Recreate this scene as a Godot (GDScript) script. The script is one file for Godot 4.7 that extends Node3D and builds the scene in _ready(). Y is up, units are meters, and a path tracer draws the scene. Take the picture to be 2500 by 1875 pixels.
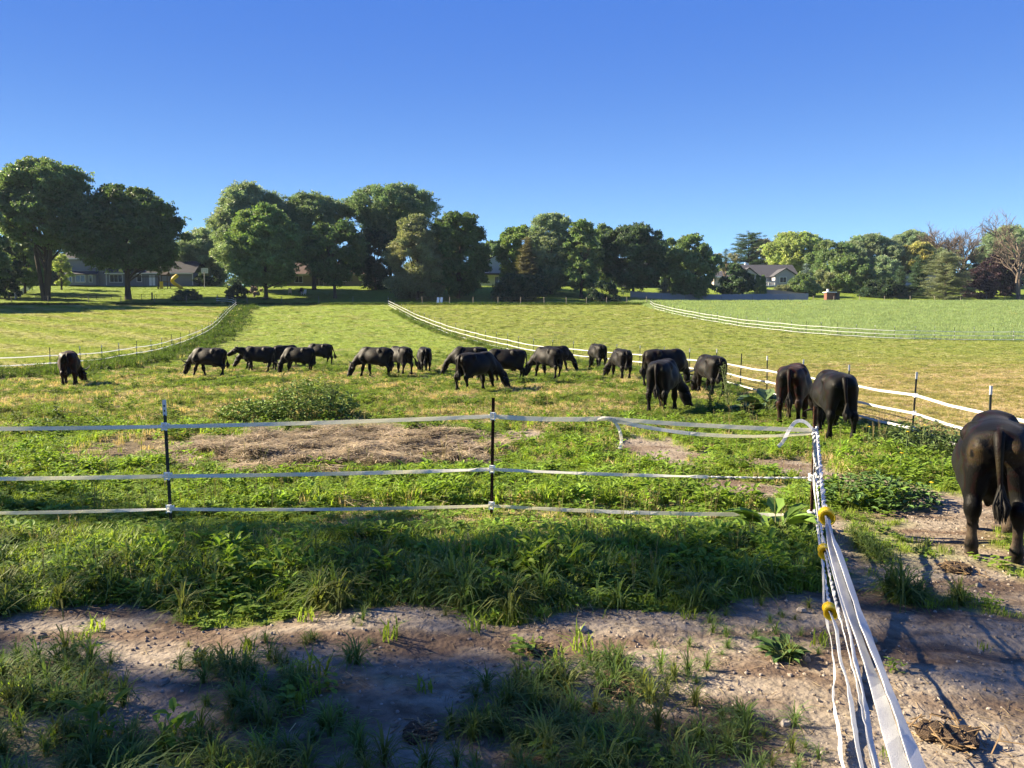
extends Node3D
# A pasture with grazing black cattle behind white tape fences, seen from a rise; houses and trees beyond.
# Ground points are (x, d): x metres to the right of the camera, d metres ahead of it (world z = -d).

const EYE := 2.15
var names := {}
var rng := RandomNumberGenerator.new()
var noise_a := FastNoiseLite.new()
var noise_b := FastNoiseLite.new()
var tiles := {}

# ---------------------------------------------------------------- small mesh builder
class Shape:
	var v := PackedVector3Array()
	var c := PackedColorArray()
	var n := PackedVector3Array()
	var uv := PackedVector2Array()
	var f := PackedInt32Array()
	var col := Color(1, 1, 1)
	func tri(a: Vector3, b: Vector3, d: Vector3) -> void:
		var k := v.size()
		v.append(a); v.append(b); v.append(d)
		c.append(col); c.append(col); c.append(col)
		f.append(k); f.append(k + 1); f.append(k + 2)
	func quad(a: Vector3, b: Vector3, d: Vector3, e: Vector3) -> void:
		var k := v.size()
		v.append(a); v.append(b); v.append(d); v.append(e)
		for i in 4: c.append(col)
		f.append(k); f.append(k + 1); f.append(k + 2)
		f.append(k); f.append(k + 2); f.append(k + 3)
	func box(at: Vector3, size: Vector3, b := Basis()) -> void:
		var h := size * 0.5
		var p := []
		for i in 8:
			p.append(at + b * Vector3(h.x if i & 1 else -h.x, h.y if i & 2 else -h.y, h.z if i & 4 else -h.z))
		quad(p[0], p[2], p[3], p[1]); quad(p[5], p[7], p[6], p[4])
		quad(p[4], p[6], p[2], p[0]); quad(p[1], p[3], p[7], p[5])
		quad(p[2], p[6], p[7], p[3]); quad(p[4], p[0], p[1], p[5])
	func bar(a: Vector3, b: Vector3, w: float, h: float) -> void:
		var z := (b - a).normalized()
		var x := Vector3.UP.cross(z).normalized() if absf(z.y) < 0.99 else Vector3.RIGHT
		var y := z.cross(x)
		box((a + b) * 0.5, Vector3(w, h, a.distance_to(b)), Basis(x, y, z))
	# a round tube along points; its vertices are shared, so commit(true) makes it smooth
	func tube(pts: Array, radii: Array, sides := 6, flat := 1.0) -> void:
		var m := pts.size()
		var first := v.size()
		var side := Vector3.ZERO
		for i in m:
			var t: Vector3 = (pts[mini(i + 1, m - 1)] - pts[maxi(i - 1, 0)]).normalized()
			if side == Vector3.ZERO:
				side = t.cross(Vector3.UP if absf(t.y) < 0.9 else Vector3.RIGHT).normalized()
			side = (side - t * side.dot(t)).normalized()
			var up := side.cross(t)
			for k in sides:
				var a := TAU * k / sides
				v.append(pts[i] + (side * cos(a) + up * sin(a) * flat) * float(radii[i]))
				c.append(col)
		for i in m - 1:
			for k in sides:
				var a := first + i * sides + k
				var b := first + i * sides + (k + 1) % sides
				f.append(a); f.append(b); f.append(a + sides)
				f.append(b); f.append(b + sides); f.append(a + sides)
		for e in [0, m - 1]:
			var ce := v.size()
			v.append(pts[e]); c.append(col)
			for k in sides:
				var a: int = first + e * sides + k
				var b: int = first + e * sides + (k + 1) % sides
				if e == 0:
					f.append(ce); f.append(b); f.append(a)
				else:
					f.append(ce); f.append(a); f.append(b)
	# a woven tape of rectangular section; roll turns it about its run
	func tape(pts: Array, width: float, thick: float, rolls: Array) -> void:
		var m := pts.size()
		var rows := []
		for i in m:
			var t: Vector3 = (pts[mini(i + 1, m - 1)] - pts[maxi(i - 1, 0)]).normalized()
			var s := t.cross(Vector3.UP)
			s = s.normalized() if s.length() > 0.05 else Vector3.RIGHT
			var u := s.cross(t)
			var r: float = rolls[i % rolls.size()]
			var a := u * cos(r) + s * sin(r)
			var b := s * cos(r) - u * sin(r)
			var p: Vector3 = pts[i]
			rows.append([p + a * width / 2 + b * thick / 2, p - a * width / 2 + b * thick / 2, p - a * width / 2 - b * thick / 2, p + a * width / 2 - b * thick / 2])
		for i in m - 1:
			for k in 4:
				quad(rows[i][k], rows[i][(k + 1) % 4], rows[i + 1][(k + 1) % 4], rows[i + 1][k])
		quad(rows[0][0], rows[0][3], rows[0][2], rows[0][1])
		quad(rows[m - 1][0], rows[m - 1][1], rows[m - 1][2], rows[m - 1][3])
	func ball(at: Vector3, r: Vector3, rings := 6, sides := 8) -> void:
		var first := v.size()
		for i in rings + 1:
			var a := PI * i / rings
			for k in sides:
				var b := TAU * k / sides
				v.append(at + Vector3(sin(a) * cos(b) * r.x, cos(a) * r.y, sin(a) * sin(b) * r.z)); c.append(col)
		for i in rings:
			for k in sides:
				var p := first + i * sides + k
				var q := first + i * sides + (k + 1) % sides
				f.append(p); f.append(q); f.append(p + sides)
				f.append(q); f.append(q + sides); f.append(p + sides)
	func commit(smooth := false) -> ArrayMesh:
		var a := []
		a.resize(Mesh.ARRAY_MAX)
		a[Mesh.ARRAY_VERTEX] = v
		a[Mesh.ARRAY_COLOR] = c
		a[Mesh.ARRAY_INDEX] = f
		if uv.size() == v.size(): a[Mesh.ARRAY_TEX_UV] = uv
		if smooth:
			if n.size() != v.size():
				n.resize(v.size()); n.fill(Vector3.ZERO)
				for i in range(0, f.size(), 3):
					var w := (v[f[i + 2]] - v[f[i]]).cross(v[f[i + 1]] - v[f[i]])
					for k in 3: n[f[i + k]] += w
				for i in n.size(): n[i] = n[i].normalized() if n[i].length_squared() > 0.0 else Vector3.UP
			a[Mesh.ARRAY_NORMAL] = n
		var m := ArrayMesh.new()
		m.add_surface_from_arrays(Mesh.PRIMITIVE_TRIANGLES, a)
		return m

# ---------------------------------------------------------------- naming
func numbered(called: String) -> String:
	var k: int = names.get(called, 0)
	names[called] = k + 1
	return called if k == 0 else "%s_%03d" % [called, k]

func thing(called: String, label: String, category: String, at := Vector3.ZERO, turn := 0.0, group := "") -> Node3D:
	var o := Node3D.new()
	o.name = numbered(called)
	add_child(o)
	o.position = at
	o.rotation.y = turn
	tag(o, label, category, group)
	return o

func tag(o: Node, label: String, category: String, group := "") -> void:
	o.set_meta("label", label)
	o.set_meta("category", category)
	if group: o.set_meta("group", group)

func part(parent: Node3D, called: String, m: Mesh, mat: Material) -> MeshInstance3D:
	var o := MeshInstance3D.new()
	o.name = called
	o.mesh = m
	o.material_override = mat
	parent.add_child(o, true)
	return o

func setting(called: String, m: Mesh, mat: Material) -> MeshInstance3D:
	var o := MeshInstance3D.new()
	o.name = numbered(called)
	o.mesh = m
	o.material_override = mat
	add_child(o)
	o.set_meta("kind", "structure")
	return o

# ---------------------------------------------------------------- materials
func lin(r: float, g: float, b: float) -> Color:
	return Color(r, g, b).linear_to_srgb()

func mat(albedo: Color, rough := 0.85, spec := 0.35) -> StandardMaterial3D:
	var m := StandardMaterial3D.new()
	m.albedo_color = albedo
	m.roughness = rough
	m.metallic_specular = spec
	m.cull_mode = BaseMaterial3D.CULL_DISABLED
	return m

func leafy(through: float, rough := 0.6) -> StandardMaterial3D:
	var m := mat(Color.WHITE, rough, 0.3)
	m.vertex_color_use_as_albedo = true
	m.backlight_enabled = true
	m.backlight = Color(through, through, through * 0.75)
	return m

func tile(seed_of: int, freq: float, lo: float, hi: float, octaves := 4) -> NoiseTexture2D:
	var key := "%d %f %f %f" % [seed_of, freq, lo, hi]
	if not tiles.has(key):
		var t := NoiseTexture2D.new()
		t.width = 512; t.height = 512
		t.seamless = true
		var nz := FastNoiseLite.new()
		nz.seed = seed_of
		nz.frequency = freq
		nz.fractal_octaves = octaves
		t.noise = nz
		var g := Gradient.new()
		g.set_color(0, Color(lo, lo, lo)); g.set_color(1, Color(hi, hi, hi))
		t.color_ramp = g
		tiles[key] = t
	return tiles[key]

func grain(m: StandardMaterial3D, scale: Vector3, seed_of := 3, lo := 0.55, hi := 1.0, relief := 0.0) -> StandardMaterial3D:
	m.albedo_texture = tile(seed_of, 0.02, lo, hi)
	m.uv1_triplanar = true
	m.uv1_world_triplanar = true
	m.uv1_scale = scale
	if relief > 0.0:
		m.heightmap_enabled = true
		m.heightmap_texture = tile(seed_of + 1, 0.03, 0.0, 1.0, 5)
		m.heightmap_scale = relief
	return m

# ---------------------------------------------------------------- the land
func hill(x: float, d: float) -> float:
	if d <= 40.0: return 0.0
	if d < 70.0: return 0.083 * (d - 40.0) * (d - 40.0) / 60.0
	if d < 135.0: return 0.083 * (d - 55.0)
	var s := 135.0 + 15.0 * smoothstep(5.0, 40.0, x)
	return 6.64 + 0.03 * minf(d - 135.0, s - 135.0) + 0.14 * clampf(d - s, 0.0, 32.0) + 0.02 * maxf(d - s - 32.0, 0.0)

func gy(x: float, d: float) -> float:
	var h := hill(x, d)
	if d < 70.0:
		var near := clampf(1.0 - (d - 40.0) / 30.0, 0.0, 1.0)
		h += near * (0.05 * noise_a.get_noise_2d(x * 0.5, d * 0.5) + 0.03 * noise_a.get_noise_2d(x * 2.0 + 50.0, d * 2.0))
		if d < 16.0 and absf(x) < 14.0:
			h += 0.018 * noise_b.get_noise_2d(x * 5.0, d * 7.0) + 0.01 * noise_b.get_noise_2d(x * 20.0, d * 26.0)
			if d > 10.5: h += spot(x, d, -3.0, 13.6, 2.9, 2.4) * (0.1 + 0.16 * noise_b.get_noise_2d(x * 3.0, d * 4.0))
			# wheel ruts along the dirt strip and the drag marks by the gate
			if d < 6.6: h -= 0.02 * exp(-pow((d - 5.0 - 0.12 * sin(x * 0.7)) / 0.22, 2.0)) + 0.03 * exp(-pow((d - 3.9 - 0.1 * sin(x)) / 0.2, 2.0))
	return h

func along(path: Array, d: float) -> float:
	# x of a fence, given as (x, d) points with growing d
	if d <= path[0].y: return path[0].x
	for i in path.size() - 1:
		if d <= path[i + 1].y:
			return lerpf(path[i].x, path[i + 1].x, (d - path[i].y) / maxf(path[i + 1].y - path[i].y, 0.01))
	return path[path.size() - 1].x

var fence_left := [Vector2(-24.5, 28), Vector2(-22.6, 33.9), Vector2(-22.0, 36.3), Vector2(-22.3, 40.4), Vector2(-23.3, 45.8), Vector2(-24.1, 51.4), Vector2(-25.3, 57.2), Vector2(-26.6, 63.7), Vector2(-28.3, 71.7), Vector2(-30.9, 81.1), Vector2(-36.7, 99.9), Vector2(-42.4, 119.0), Vector2(-46.5, 128.0), Vector2(-50.0, 131.0)]
var fence_mid := [Vector2(7.0, 6.5), Vector2(7.4, 9.0), Vector2(7.6, 11.7), Vector2(7.95, 15.3), Vector2(7.9, 20.0), Vector2(7.95, 26.8), Vector2(7.9, 29.7), Vector2(7.4, 33.2), Vector2(6.8, 36.2), Vector2(6.1, 39.3), Vector2(5.3, 41.8), Vector2(4.3, 45.0), Vector2(3.0, 48.2), Vector2(0.8, 53.4), Vector2(-0.6, 58.2), Vector2(-2.9, 65.1), Vector2(-6.2, 73.6), Vector2(-11.1, 89.5), Vector2(-17.9, 116.0), Vector2(-19.5, 122.0)]
var fence_far := [Vector2(56.0, 65.0), Vector2(43.8, 66.5), Vector2(39.2, 67.0), Vector2(36.0, 67.6), Vector2(34.3, 68.2), Vector2(33.0, 69.0), Vector2(29.9, 71.5), Vector2(27.3, 75.0), Vector2(24.2, 82.0), Vector2(22.4, 91.5), Vector2(21.2, 102.7), Vector2(20.9, 114.0), Vector2(21.8, 122.0)]

func far_edge(x: float) -> float:
	# where the hay field beyond the far fence begins
	if x >= 43.8: return 66.2
	for i in range(1, fence_far.size() - 1):
		if x <= fence_far[i].x and x >= fence_far[i + 1].x:
			return lerpf(fence_far[i].y, fence_far[i + 1].y, (fence_far[i].x - x) / maxf(fence_far[i].x - fence_far[i + 1].x, 0.01))
	return 999.0

func spot(x: float, d: float, cx: float, cd: float, rx: float, rd: float) -> float:
	var r := sqrt(pow((x - cx) / rx, 2.0) + pow((d - cd) / rd, 2.0)) + 0.35 * noise_a.get_noise_2d(x * 4.0, d * 4.0)
	return 1.0 - smoothstep(0.7, 1.05, r)

# what grows at a point: bare earth, hay, straw share, height of growth and its colour (linear base colours)
var w_bare := 0.0
var w_hay := 0.0
var w_straw := 0.0
var w_high := 0.0
var w_broad := 0.0
var w_zone := 0
var w_tint := Color()
func look(x: float, d: float) -> void:
	var big := noise_a.get_noise_2d(x * 0.6, d * 0.6)
	var mid := noise_a.get_noise_2d(x * 2.2 + 90.0, d * 2.2)
	var fine := noise_a.get_noise_2d(x * 8.0, d * 8.0 + 40.0)
	w_bare = 0.0; w_hay = 0.0; w_straw = 0.0; w_broad = 0.5; w_high = 0.15; w_zone = 2
	if d < 24.0:
		var gate := 0.98 + (d - 2.0) * 0.36
		var edge := 5.75 + 0.5 * noise_a.get_noise_2d(x * 1.3, 7.0) + 0.25 * mid
		if d < edge:
			w_bare = 0.97
			if d < 4.72 + 0.3 * mid and x < 1.0 + mid: w_bare = 0.93 + 0.5 * mid
			elif d < 4.5: w_bare = 0.97
			w_high = 0.2; w_broad = 0.1
		if x > gate + 0.12 and d < 9.0:
			w_bare = maxf(w_bare, clampf(0.85 + 1.2 * mid, 0.45, 1.0))
			w_high = 0.1
		var path_x := 4.9 - 0.35 * (d - 9.0) if d > 9.0 else 5.0
		if d >= 8.5 and d < 12.5: w_bare = maxf(w_bare, 1.0 - smoothstep(0.35, 0.75, absf(x - path_x - 0.4) + 0.3 * mid))
		w_bare = maxf(w_bare, spot(x, d, 3.05, 10.1, 0.75, 0.8))
		w_bare = maxf(w_bare, spot(x, d, 2.5, 13.2, 0.8, 1.9))
		w_bare = maxf(w_bare, spot(x, d, 0.15, 15.3, 0.8, 0.8))
		w_bare = maxf(w_bare, 0.8 * spot(x, d, -6.6, 13.4, 1.6, 1.5))
		w_bare = maxf(w_bare, 0.6 * spot(x, d, -4.4, 11.0, 1.0, 0.5))
		w_bare = maxf(w_bare, 0.7 * spot(x, d, 5.3, 9.9, 0.5, 0.9))
		w_hay = spot(x, d, -3.0, 13.6, 2.9, 2.4)
		w_bare = maxf(w_bare, w_hay)
		if d < 8.4: w_broad = 0.3
		if d >= edge and w_bare < 0.6 and not (x > gate and d < 9.0):
			w_high = lerpf(0.3, 0.17, smoothstep(8.4, 9.6, d)) * (1.0 + 0.7 * big + 0.4 * mid)
			if d > 6.5 and d < 9.0: w_high = minf(w_high, 0.11 + maxf(8.2 - d, 0.0) * 0.22)
			if d < 6.3: w_high *= lerpf(0.35, 1.0, (d - edge) / (6.3 - edge) if edge < 6.3 else 1.0)
	var fl := along(fence_left, d)
	var fm := along(fence_mid, d)
	w_straw = clampf(lerpf(0.06, 0.36, smoothstep(12.0, 20.0, d)) + 0.03 + 1.1 * big + 1.1 * mid + 0.2 * fine, 0.0, 0.92)
	if d < 12.0: w_straw = clampf(0.1 + 0.6 * big + 0.4 * mid, 0.0, 0.45)
	var g := Color(0.235, 0.325, 0.052)
	if d > 17.0:
		g = Color(0.24, 0.29, 0.062).lerp(Color(0.15, 0.215, 0.04), clampf(0.5 + 1.3 * mid, 0.0, 1.0))
		w_high = 0.12 + 0.2 * maxf(mid, -0.3) + 0.1 * fine
	if d > 36.0:
		var far := smoothstep(36.0, 60.0, d)
		g = g.lerp(Color(0.28, 0.36, 0.1), far)
		w_straw = lerpf(w_straw, clampf(0.12 + 0.35 * big + 0.18 * mid, 0.0, 0.5), far)
		w_high = lerpf(w_high, 0.08, far)
		w_broad = 0.5 - 0.45 * far
	if d > 26.0 and x < fl - 0.3:
		w_zone = 1
		var rows := sin((x * 0.62 + d * 0.78) * 1.05 + 0.8 * big)
		g = Color(0.33, 0.37, 0.1).lerp(Color(0.25, 0.315, 0.07), 0.5 + 0.5 * rows)
		w_straw = clampf(0.2 - 0.32 * rows + 0.15 * mid, 0.0, 0.7)
		w_high = 0.07 + 0.02 * rows; w_broad = 0.05
	elif x > fm + 0.25 and d > 6.0:
		w_zone = 3
		var green := smoothstep(24.0, 62.0, d)
		g = Color(0.31, 0.295, 0.11).lerp(Color(0.285, 0.335, 0.1), green)
		w_straw = lerpf(clampf(0.55 + 0.7 * big + 0.6 * mid, 0.1, 1.0), clampf(0.13 + 0.35 * big + 0.18 * mid, 0.0, 0.5), green)
		w_high = 0.08; w_broad = 0.08
		w_bare = 0.0
	if d > 64.0 and x > 20.0 and d > far_edge(x) + 0.4:
		w_zone = 4
		g = Color(0.29, 0.38, 0.18).lerp(Color(0.24, 0.33, 0.15), clampf(0.5 + noise_a.get_noise_2d(x * 0.5, d * 3.0), 0.0, 1.0))
		w_straw = clampf(0.06 + 0.2 * big, 0.0, 0.3); w_high = 0.4; w_broad = 0.0
	if d > 128.0 and w_zone != 4 or d > 150.0:
		w_zone = 5
		g = Color(0.2, 0.27, 0.045).lerp(Color(0.17, 0.235, 0.04), 0.5 + mid)
		w_straw = 0.0; w_high = 0.06; w_broad = 0.0
	# rank growth left under the fences
	if d > 24.0 and d < 132.0:
		var side := x - fl
		if side > -0.6 + 0.6 * fine and side < 1.7 + 1.6 * mid + 0.8 * fine + d * 0.006:
			w_zone = 6; g = Color(0.09, 0.14, 0.03); w_high = 0.36 + 0.5 * mid + 0.2 * fine; w_straw = 0.12; w_broad = 0.55
	if d > 9.0 and d < 110.0 and absf(x - fm + 0.35) < 0.55 + 0.25 * mid:
		w_zone = 6; g = Color(0.14, 0.2, 0.05); w_high = lerpf(0.12, 0.28, smoothstep(24.0, 36.0, d)) + 0.2 * mid; w_straw = 0.12; w_broad = 0.45
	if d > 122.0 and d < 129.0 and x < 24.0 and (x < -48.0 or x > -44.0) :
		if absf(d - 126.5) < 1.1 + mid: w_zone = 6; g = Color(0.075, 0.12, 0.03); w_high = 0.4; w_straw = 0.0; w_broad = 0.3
	var vary := lerpf(1.0, 0.4, smoothstep(36.0, 60.0, d))
	w_tint = g * (1.0 + vary * (0.35 * fine + 0.2 * mid))

func build_ground() -> void:
	var s := Shape.new()
	var nx := 420
	var nd := 360
	var xs := PackedFloat32Array()
	var ds := PackedFloat32Array()
	for i in nx + 1: xs.append(420.0 * sinh((2.0 * i / nx - 1.0) * 6.6) / sinh(6.6) + 0.5)
	for k in nd + 1: ds.append(5.5 + 640.0 * sinh((1.55 * k / nd - 0.55) * 6.8) / sinh(6.8))
	for k in nd + 1:
		for i in nx + 1:
			var x := xs[i]
			var d := ds[k]
			s.v.append(Vector3(x, gy(x, d), -d))
			look(x, d)
			var dirt := Color(0.13, 0.092, 0.066).lerp(Color(0.262, 0.222, 0.175), clampf(0.55 + 1.5 * noise_a.get_noise_2d(x * 1.6, d * 5.0) + 0.7 * noise_b.get_noise_2d(x * 7.0, d * 12.0), 0.0, 1.0))
			if w_hay > 0.3 or x < -5.0 and d > 10.0: dirt = Color(0.11, 0.08, 0.055)
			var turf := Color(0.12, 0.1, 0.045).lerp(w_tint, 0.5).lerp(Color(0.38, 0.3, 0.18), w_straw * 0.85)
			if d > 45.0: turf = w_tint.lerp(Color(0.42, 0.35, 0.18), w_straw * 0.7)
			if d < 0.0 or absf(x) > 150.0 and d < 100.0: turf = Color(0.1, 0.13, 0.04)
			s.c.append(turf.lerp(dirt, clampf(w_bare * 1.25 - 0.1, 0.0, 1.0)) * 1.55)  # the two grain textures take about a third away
	for k in nd:
		for i in nx:
			var a := k * (nx + 1) + i
			var b := a + nx + 1
			s.f.append_array(PackedInt32Array([a, b, a + 1, a + 1, b, b + 1]))
	var m := mat(Color.WHITE, 0.95, 0.2)
	m.vertex_color_use_as_albedo = true
	grain(m, Vector3(0.9, 0.9, 0.9), 11, 0.74, 1.0, 1.3)
	m.detail_enabled = true
	m.detail_albedo = tile(23, 0.06, 0.75, 1.0, 5)
	m.detail_blend_mode = BaseMaterial3D.BLEND_MODE_MUL
	m.detail_uv_layer = BaseMaterial3D.DETAIL_UV_2
	m.uv2_triplanar = true
	m.uv2_world_triplanar = true
	m.uv2_scale = Vector3(3.7, 3.7, 3.7)
	setting("ground", s.commit(true), m)

# ---------------------------------------------------------------- growth
func blade(s: Shape, at: Vector3, lean: Vector3, high: float, w: float) -> void:
	var side := Vector3(-lean.z, 0, lean.x).normalized() * w
	var p1 := at + lean * 0.3 + Vector3(0, high * 0.6, 0)
	var p2 := at + lean + Vector3(0, high * (1.0 - 0.25 * lean.length()), 0)
	s.quad(at - side * 0.7, p1 - side, p1 + side, at + side * 0.7)
	s.tri(p1 - side, p2, p1 + side)

func grass_tuft(seed_of: int, count: int, spread: float, w: float, lean: float) -> ArrayMesh:
	rng.seed = seed_of
	var s := Shape.new()
	for i in count:
		var a := rng.randf() * TAU
		var l := rng.randf_range(0.15, 1.0) * lean
		var t := rng.randf_range(0.75, 1.25)
		s.col = Color(t * rng.randf_range(0.9, 1.15), t, t * rng.randf_range(0.8, 1.1))
		var r := sqrt(rng.randf()) * spread
		blade(s, Vector3(cos(a * 7.3) * r, 0, sin(a * 7.3) * r), Vector3(cos(a), 0, sin(a)) * l, rng.randf_range(0.45, 1.0), w * rng.randf_range(0.7, 1.3))
	return s.commit()

func tussock(seed_of: int, count: int) -> ArrayMesh:
	# long blades that rise from one crown and arch over
	rng.seed = seed_of
	var s := Shape.new()
	for i in count:
		var a := rng.randf() * TAU
		var t := rng.randf_range(0.7, 1.25)
		s.col = Color(t * rng.randf_range(0.9, 1.2), t, t * rng.randf_range(0.8, 1.15))
		var out := Vector3(cos(a), 0, sin(a))
		var side := Vector3(-sin(a), 0, cos(a)) * rng.randf_range(0.011, 0.021)
		var high := rng.randf_range(0.4, 1.05)
		var reach := rng.randf_range(0.2, 1.15)
		var droop := reach * rng.randf_range(0.25, 0.7)
		var p0 := out * 0.06 * rng.randf() + Vector3(side.z, 0, -side.x) * rng.randf_range(-4, 4)
		var last := p0
		var w0 := 0.6
		for k in range(1, 5):
			var f := k / 4.0
			var p := p0 + out * reach * f * f + Vector3(0, high * sin(f * PI * 0.5) - droop * f * f * f, 0)
			var w1: float = [1.0, 1.0, 0.75, 0.0][k - 1]
			s.quad(last - side * w0, p - side * w1, p + side * w1, last + side * w0)
			last = p
			w0 = w1
	return s.commit()

func seed_stalk(seed_of: int) -> ArrayMesh:
	rng.seed = seed_of
	var s := Shape.new()
	for i in 3:
		var a := rng.randf() * TAU
		var top := Vector3(cos(a) * rng.randf_range(0.05, 0.35), rng.randf_range(0.75, 1.05), sin(a) * rng.randf_range(0.05, 0.35))
		s.tube([Vector3.ZERO, top * 0.5 + Vector3(0, 0.06, 0), top], [0.006, 0.005, 0.003], 4)
		for k in 16:
			var b := rng.randf() * TAU
			var at := top * (1.0 - 0.22 * rng.randf()) + Vector3(0, 0.02, 0)
			var run := Vector3(cos(b), rng.randf_range(0.3, 1.2), sin(b)) * rng.randf_range(0.02, 0.07)
			var side := Vector3(-sin(b), 0, cos(b)) * 0.006
			s.tri(at - side, at + run, at + side)
	return s.commit()

func leaf(s: Shape, at: Vector3, out: Vector3, up: Vector3, length: float, w: float) -> void:
	# an oval leaf folded a little along its midrib
	var side := out.cross(up).normalized() * w * 0.5
	var drop := up * length * 0.12
	var a := at + out * length * 0.35
	var b := at + out * length * 0.75 - drop
	var tip := at + out * length - drop * 2.2
	var lift := up * w * 0.16
	s.quad(at, a - side + lift, b - side * 0.85 + lift, b)
	s.tri(at, b, a)
	s.tri(b - side * 0.85 + lift, tip, b)
	s.quad(at, b, b + side * 0.85 + lift, a + side + lift)
	s.tri(b + side * 0.85 + lift, b, tip)

func weed_tuft(seed_of: int, count: int, spread: float, size: float, long: float) -> ArrayMesh:
	rng.seed = seed_of
	var s := Shape.new()
	for i in count:
		var a := rng.randf() * TAU
		var t := rng.randf_range(0.7, 1.3)
		s.col = Color(t * rng.randf_range(0.9, 1.1), t, t)
		var out := Vector3(cos(a), rng.randf_range(-0.1, 0.9), sin(a)).normalized()
		var up := Vector3.UP.slide(out).normalized()
		var r := rng.randf() * spread
		var l := size * rng.randf_range(0.6, 1.2)
		leaf(s, Vector3(cos(a * 3.7) * r, pow(rng.randf(), 0.8) * 0.85, sin(a * 3.7) * r), out, up, l, l / long)
	return s.commit()

func straw_tuft(seed_of: int, count: int) -> ArrayMesh:
	rng.seed = seed_of
	var s := Shape.new()
	for i in count:
		var t := rng.randf_range(0.6, 1.3)
		s.col = Color(t, t * rng.randf_range(0.9, 1.05), t * rng.randf_range(0.75, 1.1))
		var a := rng.randf() * TAU
		var at := Vector3(rng.randf_range(-0.5, 0.5), rng.randf_range(0.0, 0.7), rng.randf_range(-0.5, 0.5))
		var run := Vector3(cos(a), rng.randf_range(-0.25, 0.35), sin(a)) * rng.randf_range(0.35, 0.8)
		var side := Vector3(-sin(a), 0.3, cos(a)) * 0.016
		s.quad(at - run * 0.5 - side, at + run * 0.5 - side * 0.6, at + run * 0.5 + side * 0.6, at - run * 0.5 + side)
	return s.commit()

class Crop:
	var where: Array[Transform3D] = []
	var tint := PackedColorArray()

func plant_all(crop: Crop, m: Mesh, material: Material) -> MultiMesh:
	var mm := MultiMesh.new()
	mm.transform_format = MultiMesh.TRANSFORM_3D
	mm.use_colors = true
	mm.mesh = m
	mm.instance_count = crop.where.size()
	for i in crop.where.size():
		mm.set_instance_transform(i, crop.where[i])
		mm.set_instance_color(i, crop.tint[i])
	m.surface_set_material(0, material)
	return mm

func stuff(called: String, label: String, category: String, mm: MultiMesh) -> void:
	var o := MultiMeshInstance3D.new()
	o.name = numbered(called)
	o.multimesh = mm
	add_child(o)
	o.set_meta("kind", "stuff")
	tag(o, label, category)

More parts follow.
